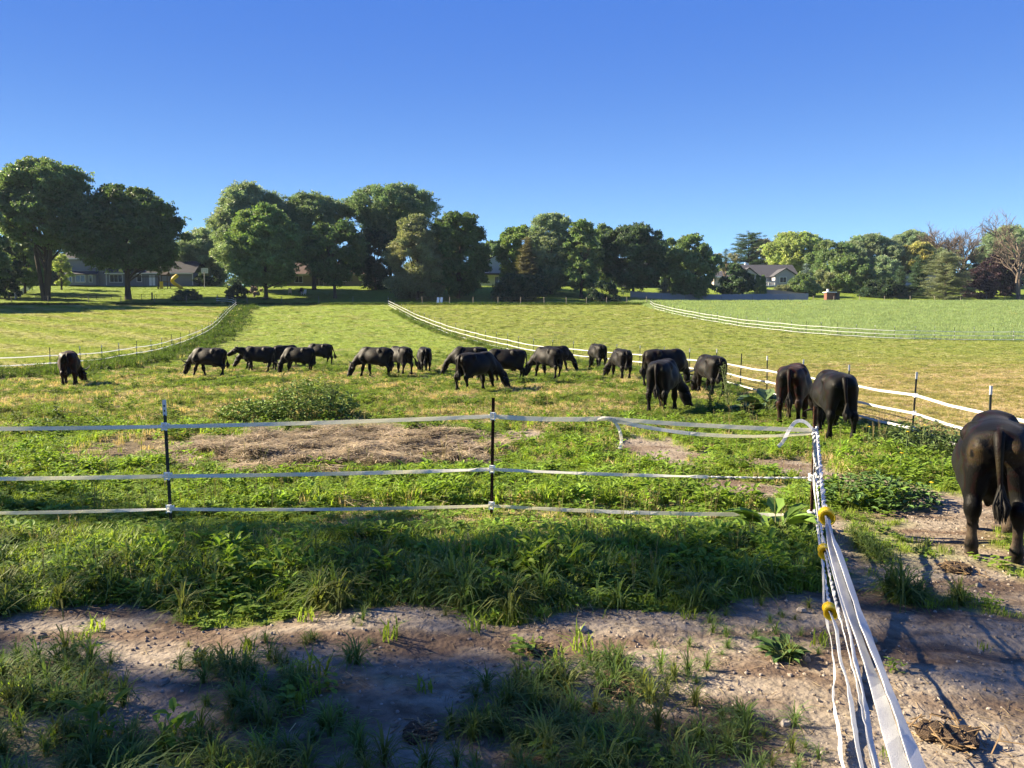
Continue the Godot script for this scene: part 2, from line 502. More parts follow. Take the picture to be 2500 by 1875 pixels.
func build_growth() -> void:
	var kinds := {
		"fine": grass_tuft(1, 16, 0.35, 0.022, 0.5), "lush": grass_tuft(2, 18, 0.4, 0.03, 0.9), "stand": grass_tuft(5, 22, 0.5, 0.02, 0.35),
		"weed": weed_tuft(3, 22, 0.4, 0.42, 2.2), "clover": weed_tuft(4, 30, 0.55, 0.24, 1.3), "tall": weed_tuft(9, 34, 0.25, 0.36, 3.6), "straw": straw_tuft(6, 26), "hay": straw_tuft(7, 40),
	}
	var crops := {}
	var zone_name := ["", "left", "near", "right", "hayfield", "lawn", "verge"]
	rng.seed = 77
	var d := 2.6
	while d < 168.0:
		var step := clampf(d * 0.0039, 0.017, 0.8)
		var reach := d * 0.7 + 1.6
		var x := -reach
		while x < reach:
			var px := x + rng.randf_range(-0.6, 0.6) * step
			var pd := d + rng.randf_range(-0.6, 0.6) * step
			x += step
			look(px, pd)
			if rng.randf() < w_bare and w_hay < 0.15: continue
			if w_zone == 5 and (pd > 150.0 and rng.randf() < 0.3): continue
			if w_bare > 0.6 and w_hay < 0.15 and pd < 8.5 and rng.randf() < 0.85: continue
			var kind := "fine"
			var tint := w_tint * rng.randf_range(0.75, 1.25)
			var wide := step * rng.randf_range(1.7, 2.7)
			var high := maxf(w_high * rng.randf_range(0.55, 1.25), 0.02)
			var straw_like := rng.randf() < w_straw * 0.85
			if w_hay > 0.15:
				if rng.randf() > 0.25 + w_hay: continue
				kind = "hay"
				tint = Color(0.37, 0.3, 0.2) * rng.randf_range(0.45, 1.15)
				wide = rng.randf_range(0.2, 0.42); high = rng.randf_range(0.05, 0.2)
				if rng.randf() > 0.55: continue
			elif straw_like:
				kind = "straw" if rng.randf() < 0.7 else "stand"
				tint = Color(0.52, 0.42, 0.24) * rng.randf_range(0.65, 1.2)
				if d > 45.0: tint = tint.lerp(Color(0.39, 0.42, 0.175), 0.65)
				wide = maxf(wide, 0.16) * 1.2; high = maxf(high, 0.06) * 0.8
			elif w_zone == 4: kind = "stand"
			elif w_zone == 6: kind = "tall" if rng.randf() < w_broad else "lush"
			elif rng.randf() < w_broad:
				var pick := noise_b.get_noise_2d(px * 1.4, pd * 1.4) + rng.randf_range(-0.25, 0.25)
				kind = "clover" if pick < 0.0 else ("weed" if pick < 0.3 else "tall")
				if kind == "clover": high *= 0.75
			else:
				kind = "lush" if w_high > 0.16 else "fine"
			if d < 18.0:
				wide = maxf(wide, 0.1 + 0.5 * high)
				if kind == "weed" or kind == "clover": wide = maxf(wide, rng.randf_range(0.16, 0.36))
				if kind == "weed": high *= rng.randf_range(0.8, 1.6)
				if rng.randf() > clampf(0.07 + step * 3.4, 0.0, 1.0): continue
			if pd > 6.0 and pd < 8.7: high = minf(high, 0.09 + maxf(8.2 - pd, 0.0) * 0.22)
			if d < 18.0 and (kind == "weed" or kind == "clover"): wide = minf(wide, 0.09 + 1.1 * high)
			if kind == "weed" or kind == "clover" or kind == "tall": tint = tint * Color(0.88, 0.97, 0.95)
			var zone: String = zone_name[w_zone]
			if w_zone == 2: zone = "front" if d < 8.6 else ("near" if d < 20.0 else "pasture")
			if w_hay > 0.15: zone = "hay"
			var key := zone + " " + kind
			if not crops.has(key): crops[key] = Crop.new()
			var b := Basis(Vector3.UP, rng.randf() * TAU) * Basis(Vector3.RIGHT, rng.randf_range(-0.18, 0.18))
			crops[key].where.append(Transform3D(b * Basis.from_scale(Vector3(wide, high, wide)), Vector3(px, gy(px, pd) - 0.01, -pd)))
			tint.a = 1.0
			crops[key].tint.append(tint)
		d += step
	# separate tussocks: sparse on the dirt, close together in the strip before the fence
	var tus := Crop.new()
	rng.seed = 78
	var tries := 0
	while tries < 5200:
		tries += 1
		var tx := rng.randf_range(-7.0, 3.6)
		var td := rng.randf_range(3.0, 8.5)
		if absf(tx) > td * 0.7 + 1.2: continue
		look(tx, td)
		var clus := noise_a.get_noise_2d(tx * 2.0 + 31.0, td * 2.5)
		var chance := 0.0
		if w_bare > 0.6:
			if td < 4.85 and tx < 1.3: chance = clampf(0.62 + 1.9 * clus - 0.22 * maxf(tx, -0.6), 0.0, 0.95)
			elif tx < 0.98 + (td - 2.0) * 0.36: chance = clampf(0.1 + 0.5 * clus, 0.02, 0.3)
		elif td < 8.0: chance = clampf(0.3 + 0.9 * clus, 0.06, 0.8)
		if rng.randf() > chance: continue
		var big := rng.randf_range(0.4, 1.2) * (0.2 if w_bare > 0.6 else 0.34)
		if w_bare > 0.6 and td > 4.9: big *= 0.6
		if td > 6.5: big = minf(big, 0.1 + maxf(8.2 - td, 0.0) * 0.2)
		tus.where.append(Transform3D(Basis(Vector3.UP, rng.randf() * TAU) * Basis.from_scale(Vector3(big, big * rng.randf_range(0.75, 1.2), big)), Vector3(tx, gy(tx, td) - 0.01, -td)))
		var tc := Color(0.125, 0.2, 0.058) * rng.randf_range(0.75, 1.3)
		if rng.randf() < 0.25: tc.r *= 1.3
		tc.a = 1.0
		tus.tint.append(tc)
	var leaf_mat := leafy(1.0)
	var seedy := Crop.new()
	rng.seed = 79
	for i in 2600:
		var sx := rng.randf_range(-16, 9)
		var sd := rng.randf_range(5.9, 22.0)
		if absf(sx) > sd * 0.7 + 1.0: continue
		look(sx, sd)
		if w_bare > 0.5 or w_zone == 3: continue
		if noise_a.get_noise_2d(sx * 0.9 + 11.0, sd * 0.9) + rng.randf_range(-0.2, 0.2) < 0.02: continue
		var tall := rng.randf_range(0.22, 0.5)
		seedy.where.append(Transform3D(Basis(Vector3.UP, rng.randf() * TAU) * Basis.from_scale(Vector3(tall, tall, tall)), Vector3(sx, gy(sx, sd), -sd)))
		var sc := Color(0.2, 0.22, 0.08).lerp(Color(0.4, 0.33, 0.18), rng.randf())
		sc.a = 1.0
		seedy.tint.append(sc)
	stuff("seed_stalks", "thin grass stalks with small seed heads standing in the weeds", "grass", plant_all(seedy, seed_stalk(15), leaf_mat))
	var clumps := Crop.new()
	rng.seed = 80
	for i in 9000:
		var cx := rng.randf_range(-34, 26)
		var cd := 15.0 + 40.0 * pow(rng.randf(), 1.3)
		if absf(cx) > cd * 0.7 + 1.0: continue
		look(cx, cd)
		if w_zone != 2 or w_straw > 0.45: continue
		if noise_a.get_noise_2d(cx * 1.2 + 71.0, cd * 1.2) < 0.06: continue
		var cs := rng.randf_range(0.16, 0.38)
		clumps.where.append(Transform3D(Basis(Vector3.UP, rng.randf() * TAU) * Basis.from_scale(Vector3(cs, cs * rng.randf_range(0.5, 0.95), cs)), Vector3(cx, gy(cx, cd), -cd)))
		var cc := Color(0.13, 0.2, 0.04) * rng.randf_range(0.6, 1.35)
		cc.a = 1.0
		clumps.tint.append(cc)
	stuff("weed_clumps", "coarse darker weed clumps dotted over the pasture around the cattle", "weeds", plant_all(clumps, weed_tuft(16, 40, 0.45, 0.4, 2.4), leaf_mat))
	stuff("tussocks", "arching grass tussocks on the dirt and in the strip before the front fence", "grass", plant_all(tus, tussock(14, 46), leaf_mat))
	var dry_mat := leafy(0.25, 0.8)
	var word := {"fine": "short grass", "lush": "arching long grass", "stand": "upright grass", "weed": "broad leaved weeds", "clover": "clover and small round leaves", "tall": "narrow leaved tall weeds", "straw": "dry cut straw", "hay": "matted old hay"}
	var called := {"fine": "short_grass", "lush": "long_grass", "stand": "upright_grass", "weed": "broad_leaved_weeds", "clover": "clover", "tall": "tall_weeds", "straw": "dry_straw", "hay": "old_hay"}
	var place := {
		"left": "on the striped mown field at left", "front": "in the shaded strip and dirt before the front tape fence", "near": "just behind the front tape fence", "pasture": "in the pasture around the grazing cattle",
		"right": "on the dry mown field right of the long tape fence", "hayfield": "in the blue-green hay field at far right", "lawn": "on the lawns before the houses", "verge": "left standing along the fence lines", "hay": "in the brown heap behind the front fence",
	}
	for key in crops:
		var w: PackedStringArray = key.split(" ")
		stuff(called[w[1]], word[w[1]] + " " + place[w[0]], "hay" if w[1] == "hay" else ("straw" if w[1] == "straw" else ("weeds" if w[1] in ["weed", "tall", "clover"] else "grass")), plant_all(crops[key], kinds[w[1]].duplicate(), dry_mat if w[1] in ["straw", "hay"] else leaf_mat))
	print("crops ", crops.keys().map(func(k): return "%s %d" % [k, crops[k].where.size()]))

# ---------------------------------------------------------------- cattle
# A body is a field of capsules and ellipsoids joined by a smooth minimum and meshed by surface nets. +x is forward.
class Field:
	var lo: Vector3
	var cell: float
	var nx: int
	var ny: int
	var nz: int
	var sum := PackedFloat32Array()
	const K := 32.0
	func _init(a: Vector3, b: Vector3, size: float) -> void:
		lo = a; cell = size
		nx = int((b.x - a.x) / size) + 1; ny = int((b.y - a.y) / size) + 1; nz = int((b.z - a.z) / size) + 1
		sum.resize(nx * ny * nz)
		sum.fill(0.0)
	func span(a: Vector3, b: Vector3, reach: Vector3) -> Array:
		var p := ((a.min(b) - reach - lo) / cell).floor()
		var q := ((a.max(b) + reach - lo) / cell).ceil()
		return [clampi(int(p.x), 0, nx - 1), clampi(int(q.x), 0, nx - 1), clampi(int(p.y), 0, ny - 1), clampi(int(q.y), 0, ny - 1), clampi(int(p.z), 0, nz - 1), clampi(int(q.z), 0, nz - 1)]
	func bone(a: Vector3, b: Vector3, ra: float, rb: float, wide := 1.0) -> void:
		var r := maxf(ra, rb) + 0.14
		var s := span(a, b, Vector3(r, r, r * wide))
		var ab := b - a
		ab.z /= wide
		var l2 := maxf(ab.length_squared(), 1e-9)
		for k in range(s[4], s[5] + 1):
			for j in range(s[2], s[3] + 1):
				var at := (k * ny + j) * nx
				for i in range(s[0], s[1] + 1):
					var p := lo + Vector3(i, j, k) * cell - a
					p.z /= wide
					var t := clampf(p.dot(ab) / l2, 0.0, 1.0)
					var d := (p - ab * t).length() - lerpf(ra, rb, t)
					if d < 0.25: sum[at + i] += exp(-K * maxf(d, -0.6))
	func blob(c: Vector3, r: Vector3, turn := 0.0, yaw := 0.0) -> void:
		var m := maxf(r.x, maxf(r.y, r.z)) + 0.14
		var reach := r + Vector3.ONE * 0.14 if turn == 0.0 and yaw == 0.0 else Vector3(m, m, m)
		var s := span(c, c, reach)
		var back := (Basis(Vector3.UP, yaw) * Basis(Vector3(0, 0, 1), turn)).inverse()
		for k in range(s[4], s[5] + 1):
			for j in range(s[2], s[3] + 1):
				var at := (k * ny + j) * nx
				for i in range(s[0], s[1] + 1):
					var p := lo + Vector3(i, j, k) * cell - c
					if turn != 0.0 or yaw != 0.0: p = back * p
					var q := p / r
					var k0 := q.length()
					var k1 := (q / r).length()
					var d := k0 * (k0 - 1.0) / maxf(k1, 1e-5)
					if d < 0.25: sum[at + i] += exp(-K * maxf(d, -0.6))
	func mesh_into(s: Shape) -> void:
		var val := PackedFloat32Array()
		val.resize(sum.size())
		for i in sum.size(): val[i] = 0.3 if sum[i] <= 1e-6 else -log(sum[i]) / K
		var ids := PackedInt32Array()
		ids.resize(sum.size())
		ids.fill(-1)
		var dy := nx
		var dz := nx * ny
		var off := [0, 1, dy, dy + 1, dz, dz + 1, dz + dy, dz + dy + 1]
		var edges := [[0, 1], [2, 3], [4, 5], [6, 7], [0, 2], [1, 3], [4, 6], [5, 7], [0, 4], [1, 5], [2, 6], [3, 7]]
		for k in nz - 1:
			for j in ny - 1:
				for i in nx - 1:
					var o := (k * ny + j) * nx + i
					var inside := 0
					for e in 8:
						if val[o + off[e]] < 0.0: inside += 1
					if inside == 0 or inside == 8: continue
					var p := Vector3.ZERO
					var n := 0
					for e in edges:
						var a := val[o + off[e[0]]]
						var b := val[o + off[e[1]]]
						if (a < 0.0) != (b < 0.0):
							var t := a / (a - b)
							p += Vector3(e[0] & 1, (e[0] >> 1) & 1, e[0] >> 2).lerp(Vector3(e[1] & 1, (e[1] >> 1) & 1, e[1] >> 2), t)
							n += 1
					ids[o] = s.v.size()
					s.v.append(lo + (Vector3(i, j, k) + p / n) * cell)
					s.c.append(s.col)
		for k in range(1, nz - 1):
			for j in range(1, ny - 1):
				for i in range(1, nx - 1):
					var o := (k * ny + j) * nx + i
					var a := val[o] < 0.0
					if a != (val[o + 1] < 0.0): ring(s, ids, o, o - dy, o - dy - dz, o - dz, a)
					if a != (val[o + dy] < 0.0): ring(s, ids, o, o - dz, o - dz - 1, o - 1, a)
					if a != (val[o + dz] < 0.0): ring(s, ids, o, o - 1, o - 1 - dy, o - dy, a)
	func ring(s: Shape, ids: PackedInt32Array, a: int, b: int, c: int, d: int, flip: bool) -> void:
		var p := ids[a]; var q := ids[b]; var r := ids[c]; var t := ids[d]
		if p < 0 or q < 0 or r < 0 or t < 0: return
		if flip: s.f.append_array(PackedInt32Array([p, r, q, p, t, r]))
		else: s.f.append_array(PackedInt32Array([p, q, r, p, r, t]))

# head: where the poll is and which way the muzzle points; the neck follows. tail: sideways swing. stride moves the feet.
func make_cow(pose: Dictionary, cell: float) -> Node3D:
	var f := Field.new(Vector3(-1.12, -0.04, -0.62), Vector3(1.75, 1.56, 0.62), cell)
	# barrel, belly, chest, shoulders, loin, rump
	f.blob(Vector3(0.06, 0.92, 0), Vector3(0.64, 0.31, 0.32))
	f.blob(Vector3(-0.06, 0.83, 0), Vector3(0.54, 0.3, 0.38))
	f.blob(Vector3(0.48, 0.93, 0), Vector3(0.32, 0.36, 0.25))
	f.blob(Vector3(0.66, 0.78, 0), Vector3(0.17, 0.24, 0.15))
	f.blob(Vector3(-0.50, 1.03, 0), Vector3(0.34, 0.24, 0.25))
	f.bone(Vector3(0.5, 1.19, 0), Vector3(-0.34, 1.19, 0), 0.07, 0.075, 1.7)
	f.bone(Vector3(-0.34, 1.2, 0), Vector3(-0.76, 1.17, 0), 0.07, 0.055, 1.5)
	for s in [-1.0, 1.0]:
		f.bone(Vector3(-0.34, 1.17, 0.215 * s), Vector3(-0.38, 1.13, 0.255 * s), 0.055, 0.055)
		f.bone(Vector3(-0.74, 1.1, 0.12 * s), Vector3(-0.81, 1.06, 0.145 * s), 0.06, 0.05)
		f.bone(Vector3(-0.36, 1.17, 0.2 * s), Vector3(-0.76, 1.08, 0.12 * s), 0.05, 0.05)
		f.bone(Vector3(0.36, 1.18, 0.1 * s), Vector3(0.56, 0.82, 0.2 * s), 0.09, 0.12)
		var h: float = pose.hind[0 if s < 0 else 1]
		var st := Vector3(-0.37, 0.73, 0.22 * s)
		var hock := Vector3(-0.74 + h * 0.6, 0.49, 0.185 * s)
		var fet := Vector3(-0.67 + h, 0.12, 0.18 * s)
		f.blob(Vector3(-0.58, 0.87, 0.165 * s), Vector3(0.2, 0.33, 0.11))
		f.bone(Vector3(-0.56, 0.98, 0.16 * s), st, 0.14, 0.1, 0.9)
		f.bone(Vector3(-0.72, 0.98, 0.13 * s), Vector3(-0.68 + h * 0.3, 0.66, 0.18 * s), 0.1, 0.07, 0.9)
		f.bone(st, hock, 0.115, 0.055, 0.85)
		f.bone(hock + Vector3(-0.03, 0.03, 0), hock + Vector3(0.0, -0.03, 0), 0.036, 0.045)
		f.bone(hock, fet, 0.046, 0.039)
		f.bone(fet, fet + Vector3(0.06, -0.07, 0), 0.043, 0.047)
		var w: float = pose.fore[0 if s < 0 else 1]
		var el := Vector3(0.43, 0.70, 0.185 * s)
		var kn := Vector3(0.47 + w * 0.55, 0.38, 0.165 * s)
		var ff := Vector3(0.47 + w, 0.12, 0.16 * s)
		f.bone(Vector3(0.55, 0.82, 0.18 * s), el, 0.1, 0.085, 0.9)
		f.bone(el, kn, 0.088, 0.053)
		f.bone(kn + Vector3(0.01, 0.02, 0), kn - Vector3(-0.01, 0.03, 0), 0.05, 0.045)
		f.bone(kn, ff, 0.045, 0.038)
		f.bone(ff, ff + Vector3(0.05, -0.07, 0), 0.04, 0.046)
	# udder
	f.blob(Vector3(-0.36, 0.62, 0), Vector3(0.17, 0.12, 0.12))
	for q in [Vector2(-0.28, -0.06), Vector2(-0.28, 0.06), Vector2(-0.4, -0.06), Vector2(-0.4, 0.06)]:
		f.bone(Vector3(q.x, 0.55, q.y), Vector3(q.x, 0.47, q.y), 0.018, 0.014)
	# neck and head
	var poll: Vector3 = pose.poll
	var nose: Vector3 = (pose.nose as Vector3).normalized()
	var mid := Vector3(0.62, 1.02, 0).lerp(poll, 0.5) + Vector3(0, 0.0, 0)
	f.bone(Vector3(0.58, 1.0, 0), mid, 0.23, 0.175, 0.75)
	f.bone(Vector3(0.66, 0.84, 0), mid + Vector3(-0.06, -0.12, 0), 0.17, 0.11, 0.5)
	f.bone(mid, poll - nose * 0.02, 0.17, 0.115, 0.8)
	var side := nose.cross(Vector3.UP).normalized()
	if side.length() < 0.1 or absf(nose.y) > 0.97: side = Vector3(0, 0, 1)
	var brow := side.cross(nose).normalized()
	f.bone(poll - nose * 0.02, poll + nose * 0.2, 0.112, 0.105, 1.15)
	f.bone(poll + nose * 0.16, poll + nose * 0.44, 0.095, 0.076)
	f.bone(poll + nose * 0.12 - brow * 0.07, poll + nose * 0.42 - brow * 0.03, 0.085, 0.055)
	f.bone(poll + nose * 0.43 + side * 0.03, poll + nose * 0.47 + side * 0.035, 0.062, 0.056)
	f.bone(poll + nose * 0.43 - side * 0.03, poll + nose * 0.47 - side * 0.035, 0.062, 0.056)
	var s := Shape.new()
	f.mesh_into(s)
	var swing: float = pose.tail
	var tail := [Vector3(-0.72, 1.2, 0), Vector3(-0.82, 1.17, 0), Vector3(-0.87, 1.06, swing * 0.1), Vector3(-0.89, 0.92, swing * 0.35), Vector3(-0.9, 0.78, swing * 0.7), Vector3(-0.895, 0.66, swing)]
	s.tube(tail, [0.055, 0.052, 0.042, 0.03, 0.024, 0.02], 9)
	for q in [-1.0, 1.0]:
		var e: Vector3 = poll + side * (0.085 * q) + nose * 0.05
		s.tube([e, e + side * (0.07 * q) + nose * 0.01, e + side * (0.17 * q) + nose * 0.03 - brow * 0.02, e + side * (0.24 * q) + nose * 0.05 - brow * 0.03], [0.028, 0.062, 0.058, 0.01], 8, 0.35)
	# coat colours: black, browner where the hair is sunbleached, dried mud where the pose says so
	for i in s.v.size():
		var p := s.v[i]
		var b := clampf(0.25 + 1.3 * noise_a.get_noise_3d(p.x * 7.0, p.y * 9.0, p.z * 7.0), 0.0, 1.0)
		s.c[i] = Color(0.0034, 0.0033, 0.0036).lerp(Color(0.0065, 0.0048, 0.0042), b)
		if pose.has("mud"):
			var rump := clampf(1.0 - absf(p.y - 1.02) / 0.2, 0.0, 1.0) * smoothstep(-0.7, -0.8, p.x) * smoothstep(-0.02, 0.15, noise_b.get_noise_3d(p.x * 9.0, p.y * 14.0, p.z * 14.0) + 0.1)
			var feet := smoothstep(0.42, 0.2, p.y) * clampf(0.55 + 1.5 * noise_b.get_noise_3d(p.x * 12.0, p.y * 12.0, p.z * 12.0), 0.0, 1.0)
			s.c[i] = s.c[i].lerp(Color(0.15, 0.1, 0.04), clampf(rump * 0.2, 0.0, 1.0)).lerp(Color(0.13, 0.095, 0.065), feet * 0.5)
	var cow := Node3D.new()
	cow.name = "model"
	part(cow, "body", s.commit(true), coat)
	# horns sweep out, then forward and up
	for q in [-1.0, 1.0]:
		var hs := Shape.new()
		var e: Vector3 = poll + side * (0.08 * q) - nose * 0.04 + brow * 0.02
		hs.tube([e, e + side * (0.1 * q), e + side * (0.19 * q) + brow * 0.04 - nose * 0.02, e + side * (0.235 * q) + brow * 0.12 - nose * 0.05, e + side * (0.23 * q) + brow * 0.2 - nose * 0.1], [0.036, 0.034, 0.028, 0.018, 0.004], 8)
		part(cow, "horn", hs.commit(true), horn_mat)
		var ey := Shape.new()
		ey.ball(poll + nose * 0.13 + side * (0.088 * q) + brow * 0.045, Vector3(0.02, 0.02, 0.02), 5, 7)
		part(cow, "eye", ey.commit(true), eye_mat)
	# a brush of hair at the end of the tail
	var ts := Shape.new()
	rng.seed = 5
	var end: Vector3 = tail[5]
	for i in 60:
		var o := Vector3(rng.randfn() * 0.024, 0, rng.randfn() * 0.024)
		var l := rng.randf_range(0.1, 0.27)
		ts.tube([end + o * 0.4 + Vector3(0, rng.randf_range(0.0, 0.12), -swing * 0.1), end + o * 1.6 - Vector3(0, l * 0.5, -swing * 0.12), end + o * 1.2 - Vector3(0, l, -swing * 0.2)], [0.01, 0.015, 0.003], 4)
	part(cow, "tail_hair", ts.commit(true), hair_mat)
	for q in [-1.0, 1.0]:
		for e in [Vector3(-0.60 + float(pose.hind[0 if q < 0 else 1]), 0, 0.18 * q), Vector3(0.53 + float(pose.fore[0 if q < 0 else 1]), 0, 0.16 * q)]:
			var hf := Shape.new()
			for t in [-1.0, 1.0]: # two claws
				hf.tube([e + Vector3(-0.035, 0.07, 0.026 * t), e + Vector3(0.0, 0.035, 0.028 * t), e + Vector3(0.035, -0.005, 0.03 * t), e + Vector3(0.07, -0.012, 0.022 * t)], [0.03, 0.036, 0.034, 0.012], 7)
			part(cow, "hoof", hf.commit(true), hoof_mat)
	return cow

var coat: StandardMaterial3D
var brown_coat: StandardMaterial3D
var horn_mat: StandardMaterial3D
var pale_horn: StandardMaterial3D
var eye_mat: StandardMaterial3D
var hair_mat: StandardMaterial3D
var hoof_mat: StandardMaterial3D

func build_cattle() -> void:
	coat = mat(Color.WHITE, 0.58, 0.25)
	coat.vertex_color_use_as_albedo = true
	coat.rim_enabled = true
	coat.rim = 0.05
	coat.rim_tint = 0.4
	coat.heightmap_enabled = true
	coat.heightmap_texture = tile(61, 0.05, 0.0, 1.0, 4)
	coat.heightmap_scale = 0.3
	coat.uv1_triplanar = true
	coat.uv1_scale = Vector3(2.2, 1.2, 2.2)
	brown_coat = coat.duplicate()
	brown_coat.albedo_color = Color(1.9, 1.25, 1.0)
	brown_coat.albedo_color = lin(4.2, 2.2, 1.5)
	horn_mat = mat(lin(0.12, 0.1, 0.075), 0.45, 0.5)
	pale_horn = mat(lin(0.55, 0.48, 0.34), 0.4, 0.5)
	eye_mat = mat(lin(0.01, 0.008, 0.006), 0.1, 0.6)
	hair_mat = mat(lin(0.008, 0.007, 0.006), 0.6, 0.3)
	hoof_mat = mat(lin(0.05, 0.042, 0.034), 0.7, 0.3)
	var poses := {
		"graze": {"poll": Vector3(1.1, 0.5, 0.0), "nose": Vector3(0.42, -1.0, 0.0), "tail": 0.03, "hind": [0.1, -0.12], "fore": [-0.12, 0.14]},
		"graze_left": {"poll": Vector3(1.02, 0.5, -0.28), "nose": Vector3(0.3, -1.0, -0.25), "tail": -0.04, "hind": [-0.08, 0.1], "fore": [0.16, -0.1]},
		"graze_right": {"poll": Vector3(1.0, 0.5, 0.32), "nose": Vector3(0.25, -1.0, 0.3), "tail": 0.02, "hind": [-0.1, 0.06], "fore": [-0.02, 0.16]},
		"swish": {"poll": Vector3(1.08, 0.5, 0.1), "nose": Vector3(0.4, -1.0, 0.1), "tail": 0.32, "hind": [0.12, -0.04], "fore": [0.1, -0.06]},
		"walk": {"poll": Vector3(1.2, 1.14, -0.1), "nose": Vector3(0.85, -0.5, -0.1), "tail": 0.02, "hind": [0.16, -0.16], "fore": [-0.14, 0.16]},
		"graze_step": {"poll": Vector3(1.12, 0.62, 0.12), "nose": Vector3(0.55, -1.0, 0.15), "tail": 0.1, "hind": [-0.16, 0.14], "fore": [0.2, -0.16]},
		"graze_back": {"poll": Vector3(0.98, 0.46, -0.1), "nose": Vector3(0.15, -1.0, -0.1), "tail": -0.08, "hind": [0.02, 0.08], "fore": [0.04, 0.18]},
		"near": {"poll": Vector3(1.2, 0.85, 0.1), "nose": Vector3(0.6, -0.8, 0.1), "tail": 0.03, "hind": [0.05, -0.1], "fore": [0.12, -0.08], "mud": true},
	}
	var models := {}
	var used := {}
	for k in poses: models[k] = make_cow(poses[k], 0.015 if k == "near" else 0.024)
	# x, d, turn in degrees (0 faces right, 90 away, 180 left), pose, size, coat (b brown), horn (p pale, n none), label
	var herd := [
		[-16.3, 28.3, 86, "graze_right", 1.0, "b", "d", "brownish black cow seen from behind, grazing alone at the far left"],
		[-13.1, 33.2, 150, "graze_step", 1.0, "", "d", "black cow facing left with its head down, second from the left of the herd"],
		[-12.3, 37.4, 166, "walk", 1.0, "", "d", "black cow standing with its head raised, looking left"],
		[-13.0, 39.4, 184, "graze_step", 0.95, "", "d", "black grazing cow mostly hidden behind the cow with its head raised"],
		[-12.1, 41.2, 30, "graze", 0.95, "", "n", "black cow half hidden between the raised-head cow and the one grazing right of it"],
		[-10.1, 36.4, 158, "graze_back", 1.0, "", "d", "black horned cow facing left and grazing in front of a smaller looking one"],
		[-10.9, 43.6, 158, "swish", 1.0, "", "n", "farthest left-hand cow, only its rump and tail showing behind a grazing cow"],
		[-5.9, 33.2, 148, "graze_left", 1.03, "", "d", "large black cow grazing leftward with another close behind its rump, left of the middle"],
		[-5.1, 35.0, 122, "swish", 1.03, "", "n", "black cow with its tail swung right, close behind a grazing cow"],
		[-4.2, 36.8, 97, "graze_back", 0.98, "", "n", "slim black cow seen straight from behind, standing alone left of the middle"],
		[-1.2, 26.3, 44, "graze_right", 1.05, "", "n", "black cow grazing to the right, its rump at left, front of the middle group"],
		[-0.25, 30.0, 174, "graze_left", 1.06, "", "n", "long black cow, rump to the right, head hidden, in the middle group"],
		[-1.85, 33.4, 176, "graze_step", 1.05, "", "n", "black cow of which only the back shows behind the middle group"],
		[1.5, 32.4, 132, "graze_left", 1.02, "", "d", "black cow grazing leftward right of the middle group, flank sunlit"],
		[2.2, 38.8, 12, "graze", 1.0, "", "n", "black cow whose back shows above the sunlit-flanked one, tail at its left"],
		[4.5, 40.6, 112, "graze_step", 1.03, "", "n", "black cow facing away right at the long fence, farthest of the right half"],
		[4.6, 32.4, 108, "graze_left", 1.0, "", "n", "black cow facing away left of the big crowded pair by the fence"],
		[5.5, 27.6, 22, "graze_left", 1.1, "", "p", "big black cow with pale horns, head down to the right behind another cow"],
		[3.85, 19.5, 76, "graze_right", 1.03, "", "n", "black cow turned to the right in front of the pale-horned one, dark tail hanging"],
		[6.45, 25.0, 114, "graze_back", 1.0, "", "n", "black cow with sunlit flank behind the tall thistle by the fence"],
		[6.4, 17.4, 82, "graze_right", 1.04, "b", "p", "brown tinged cow seen from behind, beside the fence with a white horn showing"],
		[6.25, 14.9, 104, "graze", 1.03, "", "n", "round black cow facing away behind the corner post"],
		[4.83, 7.62, 92, "near", 1.0, "", "n", "nearest cow at the right edge, seen from behind, dried mud on its rump"],
	]
	for h in herd:
		var k: String = h[3]
		var c: Node3D = models[k] if not used.has(k) else models[k].duplicate()
		if not used.has(k): used[k] = true
		c.name = numbered("cow")
		add_child(c)
		c.position = Vector3(h[0], gy(h[0], h[1]) - 0.02, -h[1])
		c.rotation.y = deg_to_rad(h[2]) - atan2(h[0], h[1])  # turned as seen along the sight line
		rng.seed = hash(h[7])
		c.scale = Vector3(rng.randf_range(0.85, 0.95), rng.randf_range(0.97, 1.03), rng.randf_range(0.96, 1.08)) * float(h[4])
		tag(c, h[7], "cow", "black cattle in the pasture")
		for ch in c.get_children():
			if ch.name.begins_with("body"): ch.material_override = brown_coat if h[5] == "b" else coat
			if ch.name.begins_with("horn"):
				ch.material_override = pale_horn if h[6] == "p" else horn_mat
				if h[6] == "n":
					c.remove_child(ch)
					ch.free()

# ---------------------------------------------------------------- tape fences
var post_green: StandardMaterial3D
var post_rust: StandardMaterial3D
var white_paint: StandardMaterial3D
var plastic_white: StandardMaterial3D
var tape_mat: StandardMaterial3D
var thin_tape: StandardMaterial3D
var rope_mat: StandardMaterial3D

func t_post(high: float, studs: bool) -> ArrayMesh:
	# a steel T-post: a face plate, a stem behind it and a row of studs on the face
	var s := Shape.new()
	s.box(Vector3(0, high / 2 - 0.15, 0), Vector3(0.035, high + 0.3, 0.005))
	s.box(Vector3(0, high / 2 - 0.152, -0.0175), Vector3(0.005, high + 0.295, 0.03))
	if studs:
		var y := 0.06
		while y < high - 0.02:
			s.box(Vector3(0, y, 0.006), Vector3(0.012, 0.022, 0.008))
			y += 0.052
	return s.commit()

func post_cap(high: float, long: float) -> ArrayMesh:
	var s := Shape.new()
	s.box(Vector3(0, high - long / 2 + 0.003, 0), Vector3(0.039, long, 0.009))
	s.box(Vector3(0, high - long / 2 + 0.0035, -0.0195), Vector3(0.009, long - 0.003, 0.03))
	return s.commit()

